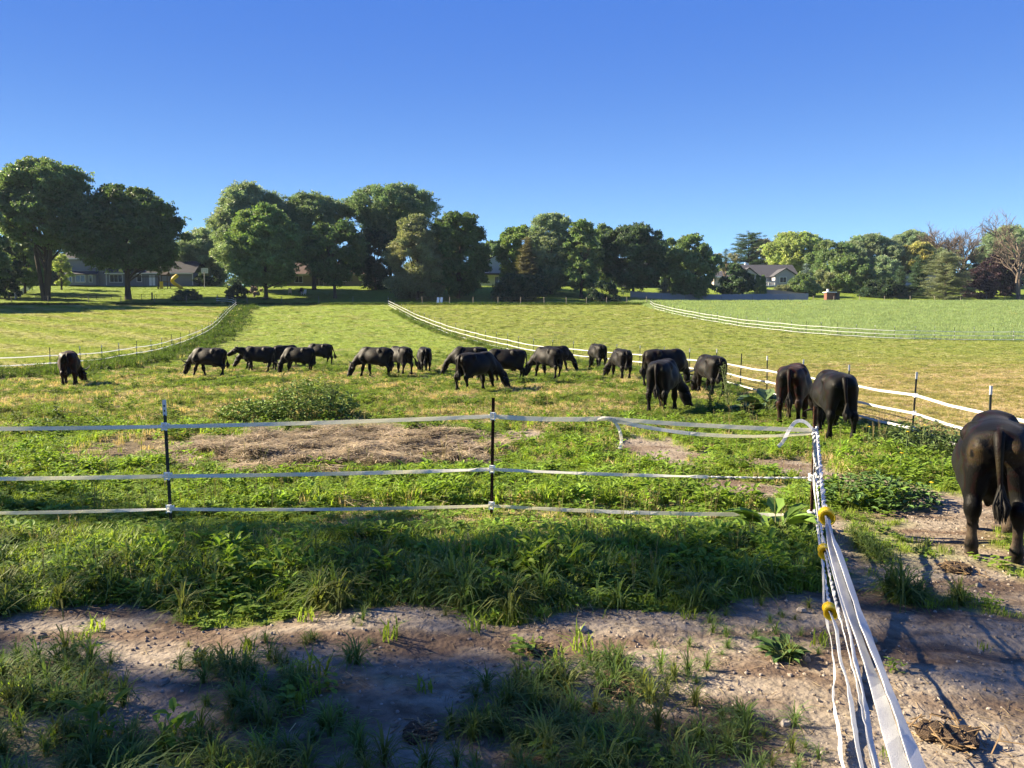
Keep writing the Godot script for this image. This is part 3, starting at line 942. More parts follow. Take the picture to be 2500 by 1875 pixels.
func insulator() -> ArrayMesh:
	# a plastic clip that hugs the post and holds the tape in a slot
	var s := Shape.new()
	s.box(Vector3(0, 0, 0.012), Vector3(0.05, 0.06, 0.014))
	s.box(Vector3(-0.029, 0, -0.008), Vector3(0.008, 0.05, 0.05))
	s.box(Vector3(0.029, 0, -0.008), Vector3(0.008, 0.05, 0.05))
	s.box(Vector3(0, 0.034, 0.027), Vector3(0.05, 0.012, 0.03))
	s.box(Vector3(0, -0.034, 0.027), Vector3(0.05, 0.012, 0.03))
	s.box(Vector3(-0.022, 0, 0.045), Vector3(0.012, 0.09, 0.007))
	s.box(Vector3(0.022, 0, 0.045), Vector3(0.012, 0.09, 0.007))
	return s.commit()

func path_points(path: Array, spacing: float) -> Array:
	var out := []
	var left := 0.0
	for i in path.size() - 1:
		var a: Vector2 = path[i]
		var b: Vector2 = path[i + 1]
		var l := a.distance_to(b)
		var t := left
		while t < l:
			out.append(a.lerp(b, t / l))
			t += spacing
		left = t - l
	out.append(path[path.size() - 1])
	return out

func long_fence(path: Array, spacing: float, high: float, levels: Array, label: String, width: float, wobble: int) -> void:
	rng.seed = wobble
	var pts := path_points(path, spacing)
	var o := thing("tape_fence", label, "fence")
	var post := t_post(high, false)
	var cap := post_cap(high, 0.14)
	var clip := insulator()
	var feet := []
	for p in pts:
		var y := gy(p.x, p.y) + rng.randf_range(-0.02, 0.02)
		feet.append(Vector3(p.x, y, -p.y))
	for i in feet.size():
		var m := part(o, "post", post, post_green)
		m.position = feet[i]
		m.rotation = Vector3(rng.randf_range(-0.03, 0.03), rng.randf_range(-0.3, 0.3), rng.randf_range(-0.035, 0.035))
		if rng.randf() < 0.72: part(m, "post_top", cap, white_paint)
		for l in levels:
			var c := part(m, "insulator", clip, plastic_white)
			c.position = Vector3(0, l, 0.0)
	for l in levels:
		var run := []
		for i in feet.size():
			run.append(feet[i] + Vector3(0, l + rng.randf_range(-0.01, 0.01), 0.05))
			if i < feet.size() - 1:
				run.append((feet[i] + feet[i + 1]) / 2 + Vector3(0, l - 0.012 - rng.randf() * 0.012, 0.05))
		var s := Shape.new()
		var rolls := []
		for i in 23: rolls.append(rng.randf_range(-0.2, 0.2) + (0.7 if rng.randf() < 0.1 else 0.0))
		s.tape(run, width, 0.003, rolls)
		part(o, "tape", s.commit(), tape_mat)

func sag(a: Vector3, b: Vector3, n: int, drop: float) -> Array:
	var out := []
	for i in n + 1:
		var t := float(i) / n
		out.append(a.lerp(b, t) - Vector3(0, drop * 4.0 * t * (1.0 - t), 0))
	return out

func curve_points(pts: Array, n: int) -> Array:
	var out := []
	for i in pts.size() - 1:
		var a: Vector3 = pts[maxi(i - 1, 0)]
		var b: Vector3 = pts[mini(i + 2, pts.size() - 1)]
		for k in n: out.append(pts[i].cubic_interpolate(pts[i + 1], a, b, float(k) / n))
	out.append(pts[pts.size() - 1])
	return out

func wave(n: int, seed_of: int, amp: float) -> Array:
	rng.seed = seed_of
	var out := []
	var r := 0.0
	for i in n:
		r = r * 0.75 + rng.randf_range(-1, 1) * amp
		out.append(r)
	return out

func rope(s: Shape, pts: Array, r: float) -> void:
	# a tape twisted into a cord, creased unevenly
	var fine := curve_points(pts, 2)
	var rolls := []
	var turn := 0.0
	for i in fine.size():
		turn += 0.5 + 0.35 * sin(i * 0.37) + rng.randf_range(-0.25, 0.25)
		rolls.append(turn)
	s.tape(fine, r * 2.3, r * 0.9, rolls)

func build_front_fence() -> void:
	var o := thing("tape_fence", "front white tape fence of three strands running from the left edge to the corner post", "fence")
	var at := [Vector3(-7.25, 0, -8.15), Vector3(-3.72, 0, -8.26), Vector3(-0.23, 0, -8.46), Vector3(3.22, 0, -8.14)]
	var tall := [1.36, 1.37, 1.33, 1.33]
	var lev := [[1.08, 0.54, 0.17], [1.09, 0.55, 0.19], [1.13, 0.54, 0.13], [1.06, 0.57, 0.17]]
	for i in 4:
		at[i].y = gy(at[i].x, -at[i].z) if i > 0 else 0.0
		var rusty := i >= 2
		var m := part(o, "post", t_post(tall[i], true), post_rust if rusty else post_green)
		m.position = at[i]
		m.rotation = Vector3(0.0, [0.0, 0.05, -0.06, 0.25][i], [0.0, 0.022, -0.018, -0.006][i])
		if not rusty: part(m, "post_top", post_cap(tall[i], 0.17), white_paint)
		if i < 3:
			for l in lev[i]:
				part(m, "insulator", insulator(), plastic_white).position = Vector3(0, l, 0)
	var f := Vector3(0, 0, 0.047)
	for l in 3:
		for i in 3:
			if i == 2: continue
			var s := Shape.new()
			var pts := sag(at[i] + f + Vector3(0, lev[i][l], 0), at[i + 1] + f + Vector3(0, lev[i + 1][l], 0), 26, 0.012 if l < 2 else 0.02)
			s.tape(pts, 0.043 if l < 2 else 0.036, 0.0025, wave(27, l * 7 + i, 0.3 if l == 0 else 0.45).map(func(q): return q - 0.25))
			part(o, "tape", s.commit(), thin_tape)
	# last bay: the top tape is knotted, runs double to the corner post and a loose end hangs from the knot
	var knot := Vector3(1.02, at[2].y + 1.115, -8.33)
	var corner: Vector3 = at[3] + Vector3(-0.02, 1.08, 0.03)
	var s1 := Shape.new()
	s1.tape(sag(at[2] + f + Vector3(0, 1.13, 0), knot, 16, 0.02), 0.05, 0.0025, wave(17, 31, 0.2))
	part(o, "tape", s1.commit(), thin_tape)
	var s2 := Shape.new()
	s2.tape(sag(knot, corner, 20, 0.015), 0.045, 0.0025, wave(21, 32, 0.25))
	part(o, "tape", s2.commit(), thin_tape)
	var s3 := Shape.new()
	s3.tape(sag(knot, corner - Vector3(0, 0.03, 0), 22, 0.1), 0.042, 0.0025, wave(23, 33, 0.5))
	part(o, "tape", s3.commit(), thin_tape)
	var s4 := Shape.new()
	s4.tape(curve_points([knot, knot + Vector3(0.09, -0.03, 0.02), knot + Vector3(0.15, -0.13, 0.03), knot + Vector3(0.17, -0.25, 0.03), knot + Vector3(0.15, -0.33, 0.02)], 4), 0.035, 0.0025, wave(17, 34, 0.5))
	part(o, "loose_end", s4.commit(), thin_tape)
	var k := Shape.new()
	k.tube([knot + Vector3(-0.09, -0.015, 0), knot + Vector3(-0.03, 0.0, 0.008), knot + Vector3(0.03, 0, 0.008), knot + Vector3(0.09, -0.005, 0)], [0.01, 0.021, 0.02, 0.01], 7)
	part(o, "knot", k.commit(true), thin_tape)
	# bow loop at the corner
	var lp := Shape.new()
	lp.tape(curve_points([corner, corner + Vector3(-0.1, 0.09, 0.03), corner + Vector3(-0.2, 0.1, 0.05), corner + Vector3(-0.27, 0.02, 0.05), corner + Vector3(-0.33, -0.11, 0.04), corner + Vector3(-0.38, -0.17, 0.03)], 5), 0.036, 0.003, wave(26, 35, 0.25))
	part(o, "tape_loop", lp.commit(), tape_mat)
	# middle strand twisted to a rope, bottom strand slack
	var m1 := Shape.new()
	var a2: Vector3 = at[2] + f + Vector3(0, 0.54, 0)
	var b2: Vector3 = at[3] + Vector3(0, 0.57, 0.03)
	var joint := a2.lerp(b2, 0.68) - Vector3(0, 0.02, 0)
	m1.tape(sag(a2, joint, 20, 0.01), 0.036, 0.003, wave(21, 36, 0.6))
	part(o, "tape", m1.commit(), thin_tape)
	var m2 := Shape.new()
	rope(m2, sag(joint, b2, 40, 0.005), 0.009)
	part(o, "rope", m2.commit(), rope_mat)
	var m3 := Shape.new()
	m3.tape(sag(at[2] + f + Vector3(0, 0.13, 0), at[3] + Vector3(0, 0.17, 0.03), 30, 0.03), 0.042, 0.0025, wave(31, 37, 0.5))
	part(o, "tape", m3.commit(), thin_tape)
	# wrappings of tape round the corner post
	for y in [1.07, 0.57, 0.17]:
		var w := Shape.new()
		var ring := []
		for i in 22:
			var a := i * 0.95
			ring.append(at[3] + Vector3(cos(a) * 0.034, y + 0.0038 * i - 0.04, sin(a) * 0.034 - 0.008))
		w.tube(ring, wave(22, 38, 0.0).map(func(_q): return 0.014), 6)
		part(o, "tape_wrap", w.commit(true), rope_mat)
	# a plait of spare tape hanging down the post
	var pl := Shape.new()
	for q in 3:
		var run := []
		var rad := []
		for i in 34:
			var t := i / 33.0
			var a := i * 0.75 + q * TAU / 3.0
			run.append(at[3] + Vector3(-0.02 + 0.05 * t + cos(a) * 0.018, 1.06 - 0.56 * t, 0.05 + 0.06 * t + sin(a) * 0.016))
			rad.append(0.015)
		pl.tube(run, rad, 5)
	part(o, "tape_plait", pl.commit(true), rope_mat)

func gate_handle(parent: Node3D, at: Vector3, to: Vector3, mats: Array) -> void:
	# a moulded spring handle: grip between two flanges, an open cup at the near end, a hook at the far one
	var z := (to - at).normalized()
	var x := Vector3.UP.cross(z).normalized()
	var b := Basis(x, z.cross(x), z)
	var prof := [[-0.1, 0.012], [-0.098, 0.034], [-0.075, 0.036], [-0.07, 0.043], [-0.06, 0.043], [-0.054, 0.034], [0.016, 0.034], [0.026, 0.036], [0.032, 0.045], [0.046, 0.047], [0.048, 0.039], [0.03, 0.03], [0.01, 0.012]]
	var pts := []
	var rad := []
	for p in prof:
		pts.append(Vector3(0, 0, p[0])); rad.append(p[1])
	var s := Shape.new()
	var n := 18
	for i in pts.size():
		for k in n:
			var a := TAU * k / n
			s.v.append(at + b * Vector3(cos(a) * float(rad[i]), sin(a) * float(rad[i]), pts[i].z)); s.c.append(Color.WHITE)
	for i in pts.size() - 1:
		for k in n:
			var p := i * n + k
			var q := i * n + (k + 1) % n
			s.f.append_array(PackedInt32Array([p, q, p + n, q, q + n, p + n]))
	var h := part(parent, "handle", s.commit(false), mats[0])
	var hook := Shape.new()
	hook.tube([at + b * Vector3(0, 0, -0.07), at + b * Vector3(0, 0.004, -0.13), at + b * Vector3(0, 0.02, -0.15), at + b * Vector3(0, 0.03, -0.135)], [0.005, 0.005, 0.005, 0.004], 6)
	part(h, "hook", hook.commit(true), mats[1])
	var ring := Shape.new()
	ring.tube([at + b * Vector3(0, 0, 0.01), at + b * Vector3(0.006, 0.0, 0.05), at + b * Vector3(0.0, 0.004, 0.075)], [0.007, 0.008, 0.006], 6)
	part(h, "spring_end", ring.commit(true), mats[1])

func build_gate() -> void:
	var yellow := mat(lin(0.8, 0.53, 0.012), 0.38, 0.5)
	var steel := mat(lin(0.3, 0.29, 0.27), 0.4, 0.5)
	steel.metallic = 0.8
	var mats := [yellow, steel]
	var a := [Vector3(2.95, 1.05, -7.47), Vector3(2.16, 1.03, -5.34), Vector3(1.84, 1.05, -4.43)]
	var strand_a := thing("gate_strand", "topmost gate tape with a yellow handle, two broad white tapes side by side", "gate")
	var w1 := Shape.new()
	rope(w1, sag(Vector3(3.24, 1.05, -8.1), Vector3(1.86, 1.05, -4.5), 60, 0.015), 0.013)
	part(strand_a, "rope", w1.commit(), rope_mat)
	gate_handle(strand_a, Vector3(1.84, 1.05, -4.43), Vector3(1.57, 1.06, -3.61), mats)
	for q in 2:
		var off := Vector3(-0.028, -0.014, 0) if q == 1 else Vector3.ZERO
		var s := Shape.new()
		var pts := curve_points([Vector3(1.83, 1.05, -4.39), Vector3(1.71, 1.05, -4.04) + off * 0.5, Vector3(1.57, 1.06, -3.61) + off, Vector3(1.28, 1.09, -2.75) + off, Vector3(1.07, 1.13, -2.12) + off, Vector3(0.9, 1.18, -1.64) + off * 1.2, Vector3(0.55, 1.2, -0.6) + off], 6)
		var roll := wave(37, 51 + q, 0.16)
		for i in roll.size(): roll[i] += 0.7 + q * 0.2 + i * 0.014
		s.tape(pts, 0.04, 0.003, roll)
		part(strand_a, "tape", s.commit(), tape_mat)
	var strand_b := thing("gate_strand", "middle gate tape with a yellow handle, rope knotted in the handle's cup", "gate")
	var w2 := Shape.new()
	rope(w2, sag(Vector3(3.24, 0.57, -8.1), Vector3(2.19, 0.6, -5.3), 46, 0.02), 0.009)
	part(strand_b, "rope", w2.commit(), rope_mat)
	gate_handle(strand_b, Vector3(2.17, 0.6, -5.24), Vector3(2.03, 0.61, -4.82), mats)
	var r2 := Shape.new()
	rope(r2, sag(Vector3(2.16, 0.6, -5.2), Vector3(1.72, 0.63, -3.93), 36, 0.015), 0.008)
	part(strand_b, "rope", r2.commit(), rope_mat)
	for q in 2:
		var off := Vector3(0.045, 0.02, 0) if q == 1 else Vector3.ZERO
		var s := Shape.new()
		var from := Vector3(2.3, 0.62, -5.6) if q == 1 else Vector3(1.74, 0.63, -3.98)
		var pts := curve_points([from, Vector3(1.70, 0.63, -3.87) + off * 0.6, Vector3(1.54, 0.65, -3.40) + off * 0.4, Vector3(1.42, 0.67, -3.05) + off * 0.3, Vector3(1.33, 0.69, -2.80) + off * 0.2, Vector3(1.19, 0.72, -2.42), Vector3(0.75, 0.78, -1.1)], 6)
		var roll := wave(37, 61 + q, 0.2)
		for i in roll.size(): roll[i] += 0.35 + q * 0.5
		s.tape(pts, 0.04 if q == 0 else 0.026, 0.003, roll)
		part(strand_b, "tape", s.commit(), tape_mat)
	var strand_c := thing("gate_strand", "lowest gate tape with a yellow handle near the dirt", "gate")
	var w3 := Shape.new()
	rope(w3, sag(Vector3(3.24, 0.2, -8.1), Vector3(2.1, 0.3, -4.96), 50, 0.01), 0.01)
	part(strand_c, "rope", w3.commit(), rope_mat)
	gate_handle(strand_c, Vector3(2.08, 0.3, -4.91), Vector3(1.99, 0.31, -4.6), mats)
	var s3 := Shape.new()
	var roll3 := wave(43, 71, 0.12)
	for i in roll3.size(): roll3[i] += 0.7
	s3.tape(curve_points([Vector3(2.07, 0.3, -4.88), Vector3(1.99, 0.31, -4.60), Vector3(1.81, 0.33, -4.12), Vector3(1.70, 0.35, -3.77), Vector3(1.52, 0.40, -3.30), Vector3(1.37, 0.44, -2.90), Vector3(1.0, 0.5, -1.8)], 7), 0.038, 0.003, roll3)
	part(strand_c, "tape", s3.commit(), tape_mat)
	var loose := thing("loose_tape", "leftmost loose white tape trailing from the corner post down to the dirt", "tape")
	var s5 := Shape.new()
	var pts5 := curve_points([Vector3(3.22, 1.0, -8.08), Vector3(3.15, 0.6, -7.95), Vector3(2.63, 0.45, -6.49), Vector3(2.38, 0.30, -5.77), Vector3(2.18, 0.20, -5.24), Vector3(2.07, 0.13, -4.86), Vector3(1.92, 0.09, -4.44), Vector3(1.80, 0.07, -4.17), Vector3(1.69, 0.06, -3.83), Vector3(1.59, 0.06, -3.56), Vector3(1.4, 0.05, -2.9)], 6)
	var roll5 := wave(61, 81, 0.28)
	s5.tape(pts5, 0.04, 0.003, roll5)
	part(loose, "tape", s5.commit(), tape_mat)

func build_fences() -> void:
	post_green = grain(mat(lin(0.022, 0.035, 0.03), 0.5, 0.45), Vector3(6, 6, 6), 41, 0.6, 1.0)
	post_rust = grain(mat(lin(0.12, 0.055, 0.03), 0.85, 0.25), Vector3(5, 3, 5), 43, 0.1, 1.0)
	white_paint = grain(mat(lin(0.78, 0.78, 0.76), 0.6, 0.4), Vector3(9, 9, 9), 44, 0.8, 1.0)
	plastic_white = mat(lin(0.75, 0.76, 0.76), 0.45, 0.45)
	tape_mat = grain(mat(lin(0.82, 0.83, 0.84), 0.6, 0.35), Vector3(14, 14, 14), 45, 0.88, 1.0, 0.12)
	tape_mat.backlight_enabled = true
	tape_mat.backlight = Color(1.0, 1.0, 1.0)
	thin_tape = grain(mat(lin(0.9, 0.88, 0.8), 0.6, 0.35), Vector3(12, 12, 12), 46, 0.9, 1.0, 0.12)
	thin_tape.backlight_enabled = true
	thin_tape.backlight = Color(1.0, 1.0, 0.96)
	rope_mat = grain(mat(lin(0.74, 0.74, 0.74), 0.75, 0.3), Vector3(20, 20, 20), 47, 0.7, 1.0, 0.2)
	build_front_fence()
	build_gate()
	long_fence(fence_mid, 2.9, 1.26, [0.8, 0.45, 0.14], "long white tape fence beside the cattle, curving up to the middle trees", 0.05, 8)
	long_fence(fence_left, 3.0, 1.2, [0.8, 0.45], "white tape fence curving up the hill on the left side", 0.048, 9)
	long_fence(fence_far, 1.6, 1.2, [0.8, 0.46, 0.14], "far white tape fence along the blue-green hay field at right", 0.046, 10)

# ---------------------------------------------------------------- trees
var tints := [
	Color(0.120, 0.186, 0.085), Color(0.091, 0.157, 0.070), Color(0.151, 0.236, 0.109), Color(0.169, 0.269, 0.103), Color(0.336, 0.435, 0.166), Color(0.227, 0.305, 0.191), Color(0.150, 0.227, 0.125), Color(0.188, 0.219, 0.126),
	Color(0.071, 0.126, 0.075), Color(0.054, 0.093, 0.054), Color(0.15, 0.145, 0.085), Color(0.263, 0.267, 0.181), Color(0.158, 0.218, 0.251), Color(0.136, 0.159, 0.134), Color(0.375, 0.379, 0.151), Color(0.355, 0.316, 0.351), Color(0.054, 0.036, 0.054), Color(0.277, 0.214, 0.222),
]
var leaf_clump: ArrayMesh
var fine_clump: ArrayMesh
var needle_clump: ArrayMesh
var leaf_mats := []
var bark: StandardMaterial3D
var pale_bark: StandardMaterial3D

func clump(seed_of: int, count: int, length: float, w: float, up: float) -> ArrayMesh:
	rng.seed = seed_of
	var s := Shape.new()
	for i in count:
		var t := rng.randf_range(0.7, 1.3)
		s.col = Color(t * rng.randf_range(0.9, 1.15), t, t * rng.randf_range(0.8, 1.1))
		var out := Vector3(rng.randfn(), rng.randfn() + up, rng.randfn()).normalized()
		var nrm := Vector3(rng.randfn(), rng.randfn() + 0.4, rng.randfn())
		var side := out.cross(nrm).normalized() * w * 0.5
		var at := Vector3(rng.randf_range(-1, 1), rng.randf_range(-0.8, 0.8), rng.randf_range(-1, 1)) * 0.42
		var l := length * rng.randf_range(0.7, 1.25)
		s.tri(at, at + out * l * 0.45 - side, at + out * l)
		s.tri(at, at + out * l, at + out * l * 0.45 + side)
	return s.commit()

func profile(t: float, shape: String) -> float:
	match shape:
		"tall": return pow(1.0 - pow(absf(2.0 * t - 1.0), 2.8), 0.5) * (1.05 - 0.2 * t)
		"dome": return lerpf(0.62, 1.0, t / 0.3) if t < 0.3 else sqrt(maxf(1.0 - pow((t - 0.3) / 0.7, 2.0), 0.0))
		"egg": return sqrt(maxf(1.0 - pow((0.36 - t) / 0.44, 2.0), 0.0)) if t < 0.36 else pow(maxf(1.0 - pow((t - 0.36) / 0.64, 1.8), 0.0), 0.6)
		"block": return 1.0 if t < 0.86 else 0.8
		"bush": return 0.92 if t < 0.25 else sqrt(maxf(1.0 - pow((t - 0.25) / 0.75, 2.0), 0.0))
		"vase": return lerpf(0.3, 1.0, t / 0.6) if t < 0.6 else sqrt(maxf(1.0 - pow((t - 0.6) / 0.42, 2.0), 0.0))
		"oval": return pow(maxf(1.0 - pow(2.0 * t - 1.0, 2.0), 0.0), 0.42)
	return sqrt(maxf(1.0 - pow(2.0 * t - 1.0, 2.0), 0.0))

func limb(s: Shape, a: Vector3, b: Vector3, r0: float, r1: float) -> void:
	var m := (a + b) * 0.5 + Vector3(rng.randfn(), rng.randfn() * 0.4 + 0.4, rng.randfn()) * a.distance_to(b) * 0.07
	s.tube([a, m, b], [r0, (r0 + r1) * 0.5, r1], 6)

func twigs(s: Shape, at: Vector3, run: Vector3, r: float, depth: int) -> void:
	var to := at + run
	limb(s, at, to, r, r * 0.6)
	if depth == 0: return
	for i in (4 if depth > 1 else 5):
		var t := rng.randf_range(0.35, 1.0)
		var turn := Vector3(rng.randfn(), rng.randf_range(-0.1, 0.7), rng.randfn()).normalized()
		twigs(s, at.lerp(to, t), (run.normalized() * 0.75 + turn * 0.7) * run.length() * rng.randf_range(0.45, 0.7), r * 0.55, depth - 1)

func tree(called: String, x: float, d: float, high: float, low: float, wide: float, shape: String, tint_of: int, label: String, trunk_r := 0.0, stems := 1, density := 1.0) -> void:
	rng.seed = hash(label)
	var shrub := high < 3.4 and shape != "column" and shape != "cone" or called.contains("shrub")
	var o := thing(called, label, "shrub" if shrub else "tree", Vector3(x, gy(x, d) - 0.08, -d))
	var wood := Shape.new()
	var crop := Crop.new()
	var tint: Color = tints[tint_of]
	var r0 := trunk_r if trunk_r > 0.0 else 0.018 * high + 0.05
	var span := high - low
	var model := leaf_clump
	var blobs := []
	if shape == "bare":
		for i in (2 if called == "dead_tree" else 3):
			twigs(wood, Vector3(rng.randfn() * wide * 0.15, 0, rng.randfn() * wide * 0.15), Vector3(rng.randfn() * wide * 0.06, high * 0.62, rng.randfn() * wide * 0.12), r0 * 1.3, 4)
	elif shape == "cone" or shape == "pine":
		model = needle_clump
		wood.tube([Vector3.ZERO, Vector3(0.05, high * 0.5, 0), Vector3(0, high * 0.98, 0)], [r0 * 1.2, r0 * 0.8, 0.03], 7)
		var y := low
		while y < high - 0.2:
			var t := (y - low) / span
			var reach := wide * pow(1.0 - t, 0.8) + 0.15
			if shape == "pine": reach = wide * (sqrt(maxf(1.0 - pow((t - 0.3) / 0.74, 2.0), 0.0)) * 0.9 + 0.1) * rng.randf_range(0.65, 1.05)
			var arms := clampi(int(reach * 4.0) + 4, 5, 13)
			for k in arms:
				var a := rng.randf() * TAU
				var len := reach * rng.randf_range(0.7, 1.12)
				var rise := rng.randf_range(-0.25, 0.02) if shape == "cone" else rng.randf_range(-0.06, 0.32)
				if len > 0.9: limb(wood, Vector3(0, y, 0), Vector3(cos(a) * len * 0.9, y + len * rise, sin(a) * len * 0.9), 0.05, 0.012)
				var steps := maxi(int(len / 0.34), 1)
				for q in steps:
					var f := (q + rng.randf_range(0.4, 1.0)) / steps
					if f < 0.2 and len > 1.2: continue
					var c := Vector3(cos(a) * len * f, y + len * rise * f + rng.randf_range(-0.1, 0.12), sin(a) * len * f) + Vector3(rng.randfn(), rng.randfn() * 0.4, rng.randfn()) * 0.16 * (0.5 + f)
					var sc := rng.randf_range(0.55, 0.95)
					crop.where.append(Transform3D(Basis(Vector3.UP, -a) * Basis.from_scale(Vector3(sc * 1.25, sc * 0.6, sc)), c))
					var tt := tint * rng.randf_range(0.7, 1.3)
					tt.a = 1.0
					crop.tint.append(tt)
			y += rng.randf_range(0.3, 0.45) if shape == "cone" else rng.randf_range(0.5, 0.95)
	elif shape == "column":
		model = needle_clump
		wood.tube([Vector3.ZERO, Vector3(0, high * 0.9, 0)], [0.1, 0.03], 6)
		for i in 420:
			var t := rng.randf()
			var a := rng.randf() * TAU
			var rr := wide * pow(maxf(1.0 - pow(t, 2.6), 0.0), 0.7) * rng.randf_range(0.75, 1.0)
			var sc := rng.randf_range(0.3, 0.5)
			crop.where.append(Transform3D(Basis(Vector3.UP, rng.randf() * TAU) * Basis(Vector3.RIGHT, 1.2) * Basis.from_scale(Vector3(sc, sc, sc)), Vector3(cos(a) * rr, t * high, sin(a) * rr)))
			var tt := tint * rng.randf_range(0.65, 1.15)
			tt.a = 1.0
			crop.tint.append(tt)
	else:
		if tint_of in [5, 6, 7, 11] : model = fine_clump
		var open: float = 0.55 if shape == "vase" else 1.0
		var n := clampi(int((16.0 + wide * span * 1.9) * (0.75 if shape == "vase" else 1.0)), 20, 240)
		while blobs.size() < n:
			var t := rng.randf()
			var p := profile(t, shape)
			if rng.randf() > p + 0.1: continue
			var rb := clampf(wide * 0.19, 0.4, 1.35) * rng.randf_range(0.55, 1.4)
			var a := rng.randf() * TAU
			var bump := 1.0 + 0.16 * noise_a.get_noise_2d(a * 3.0 + x, t * 14.0 + d)
			var rho := maxf(p * wide * 1.2 * bump - rb * 0.55, 0.0) * sqrt(rng.randf_range(0.3, 1.0))
			var y := clampf(low + t * span, low + rb * 0.35, high - rb * 0.62)
			blobs.append([Vector3(cos(a) * rho, y, sin(a) * rho), rb])
		for b in blobs:
			var bt := tint * rng.randf_range(0.82, 1.2)
			bt.r *= rng.randf_range(0.92, 1.12)
			var count := int((19.0 if model == leaf_clump else 22.0) * pow(float(b[1]), 1.5) * open) + 12
			for i in count:
				if density < 1.0 and rng.randf() > density * lerpf(1.1, 0.6, clampf(float(b[0].y) / high, 0.0, 1.0)): continue
				var dir := Vector3(rng.randfn(), rng.randfn() + 0.35, rng.randfn()).normalized()
				var c: Vector3 = b[0] + dir * float(b[1]) * Vector3(1, 0.72, 1) * (rng.randf_range(0.6, 1.1) if rng.randf() < 0.76 else rng.randf_range(1.1, 1.6))
				if c.y < 0.1: c.y = 0.1 + rng.randf() * 0.3
				var sc := (rng.randf_range(0.55, 1.1) if wide > 2.4 else rng.randf_range(0.38, 0.62))
				crop.where.append(Transform3D(Basis(Vector3.UP, rng.randf() * TAU) * Basis(Vector3.RIGHT, rng.randf_range(-0.7, 0.7)) * Basis.from_scale(Vector3(sc, sc, sc)), c))
				var tt := bt * rng.randf_range(0.8, 1.22)
				tt.a = 1.0
				crop.tint.append(tt)
		var fork := low * 0.75 + span * 0.1
		if shape == "bush": fork = 0.5
		for st in stems:
			var off := Vector3((st - (stems - 1) * 0.5) * r0 * 0.9, 0, rng.randfn() * r0 * 0.3)
			var lean := Vector3((st - (stems - 1) * 0.5) * high * 0.075 + rng.randfn() * 0.15, 0, rng.randfn() * 0.2)
			var rr := r0 if stems == 1 else r0 * 0.72
			wood.tube([off * 0.5 - Vector3(0, 0.3, 0), off * 0.6 + Vector3(0, 0.12, 0), off + lean * 0.15 + Vector3(0, fork * 0.35, 0), off + lean * 0.5 + Vector3(0, fork, 0), off + lean + Vector3(0, low + span * 0.72, 0)], [rr * 1.75, rr * 1.25, rr * 0.95, rr * 0.85, rr * 0.15], 9)
		for i in mini(14, blobs.size()):
			var b = blobs[rng.randi() % blobs.size()]
			var from := rng.randf_range(0.5, 1.0) * minf(b[0].y * 0.75, low + span * 0.45)
			limb(wood, Vector3(0, maxf(from, fork * 0.55), 0), b[0], r0 * rng.randf_range(0.28, 0.5), r0 * 0.08)
	part(o, "trunk", wood.commit(true), pale_bark if called in ["birch_tree", "dead_tree", "pine_tree", "bare_tree"] else bark)
	if crop.where.size():
		var mm := plant_all(crop, model, leaf_mats[0])
		var c := MultiMeshInstance3D.new()
		c.name = "crown"
		c.multimesh = mm
		o.add_child(c, true)
		c.set_meta("kind", "stuff")

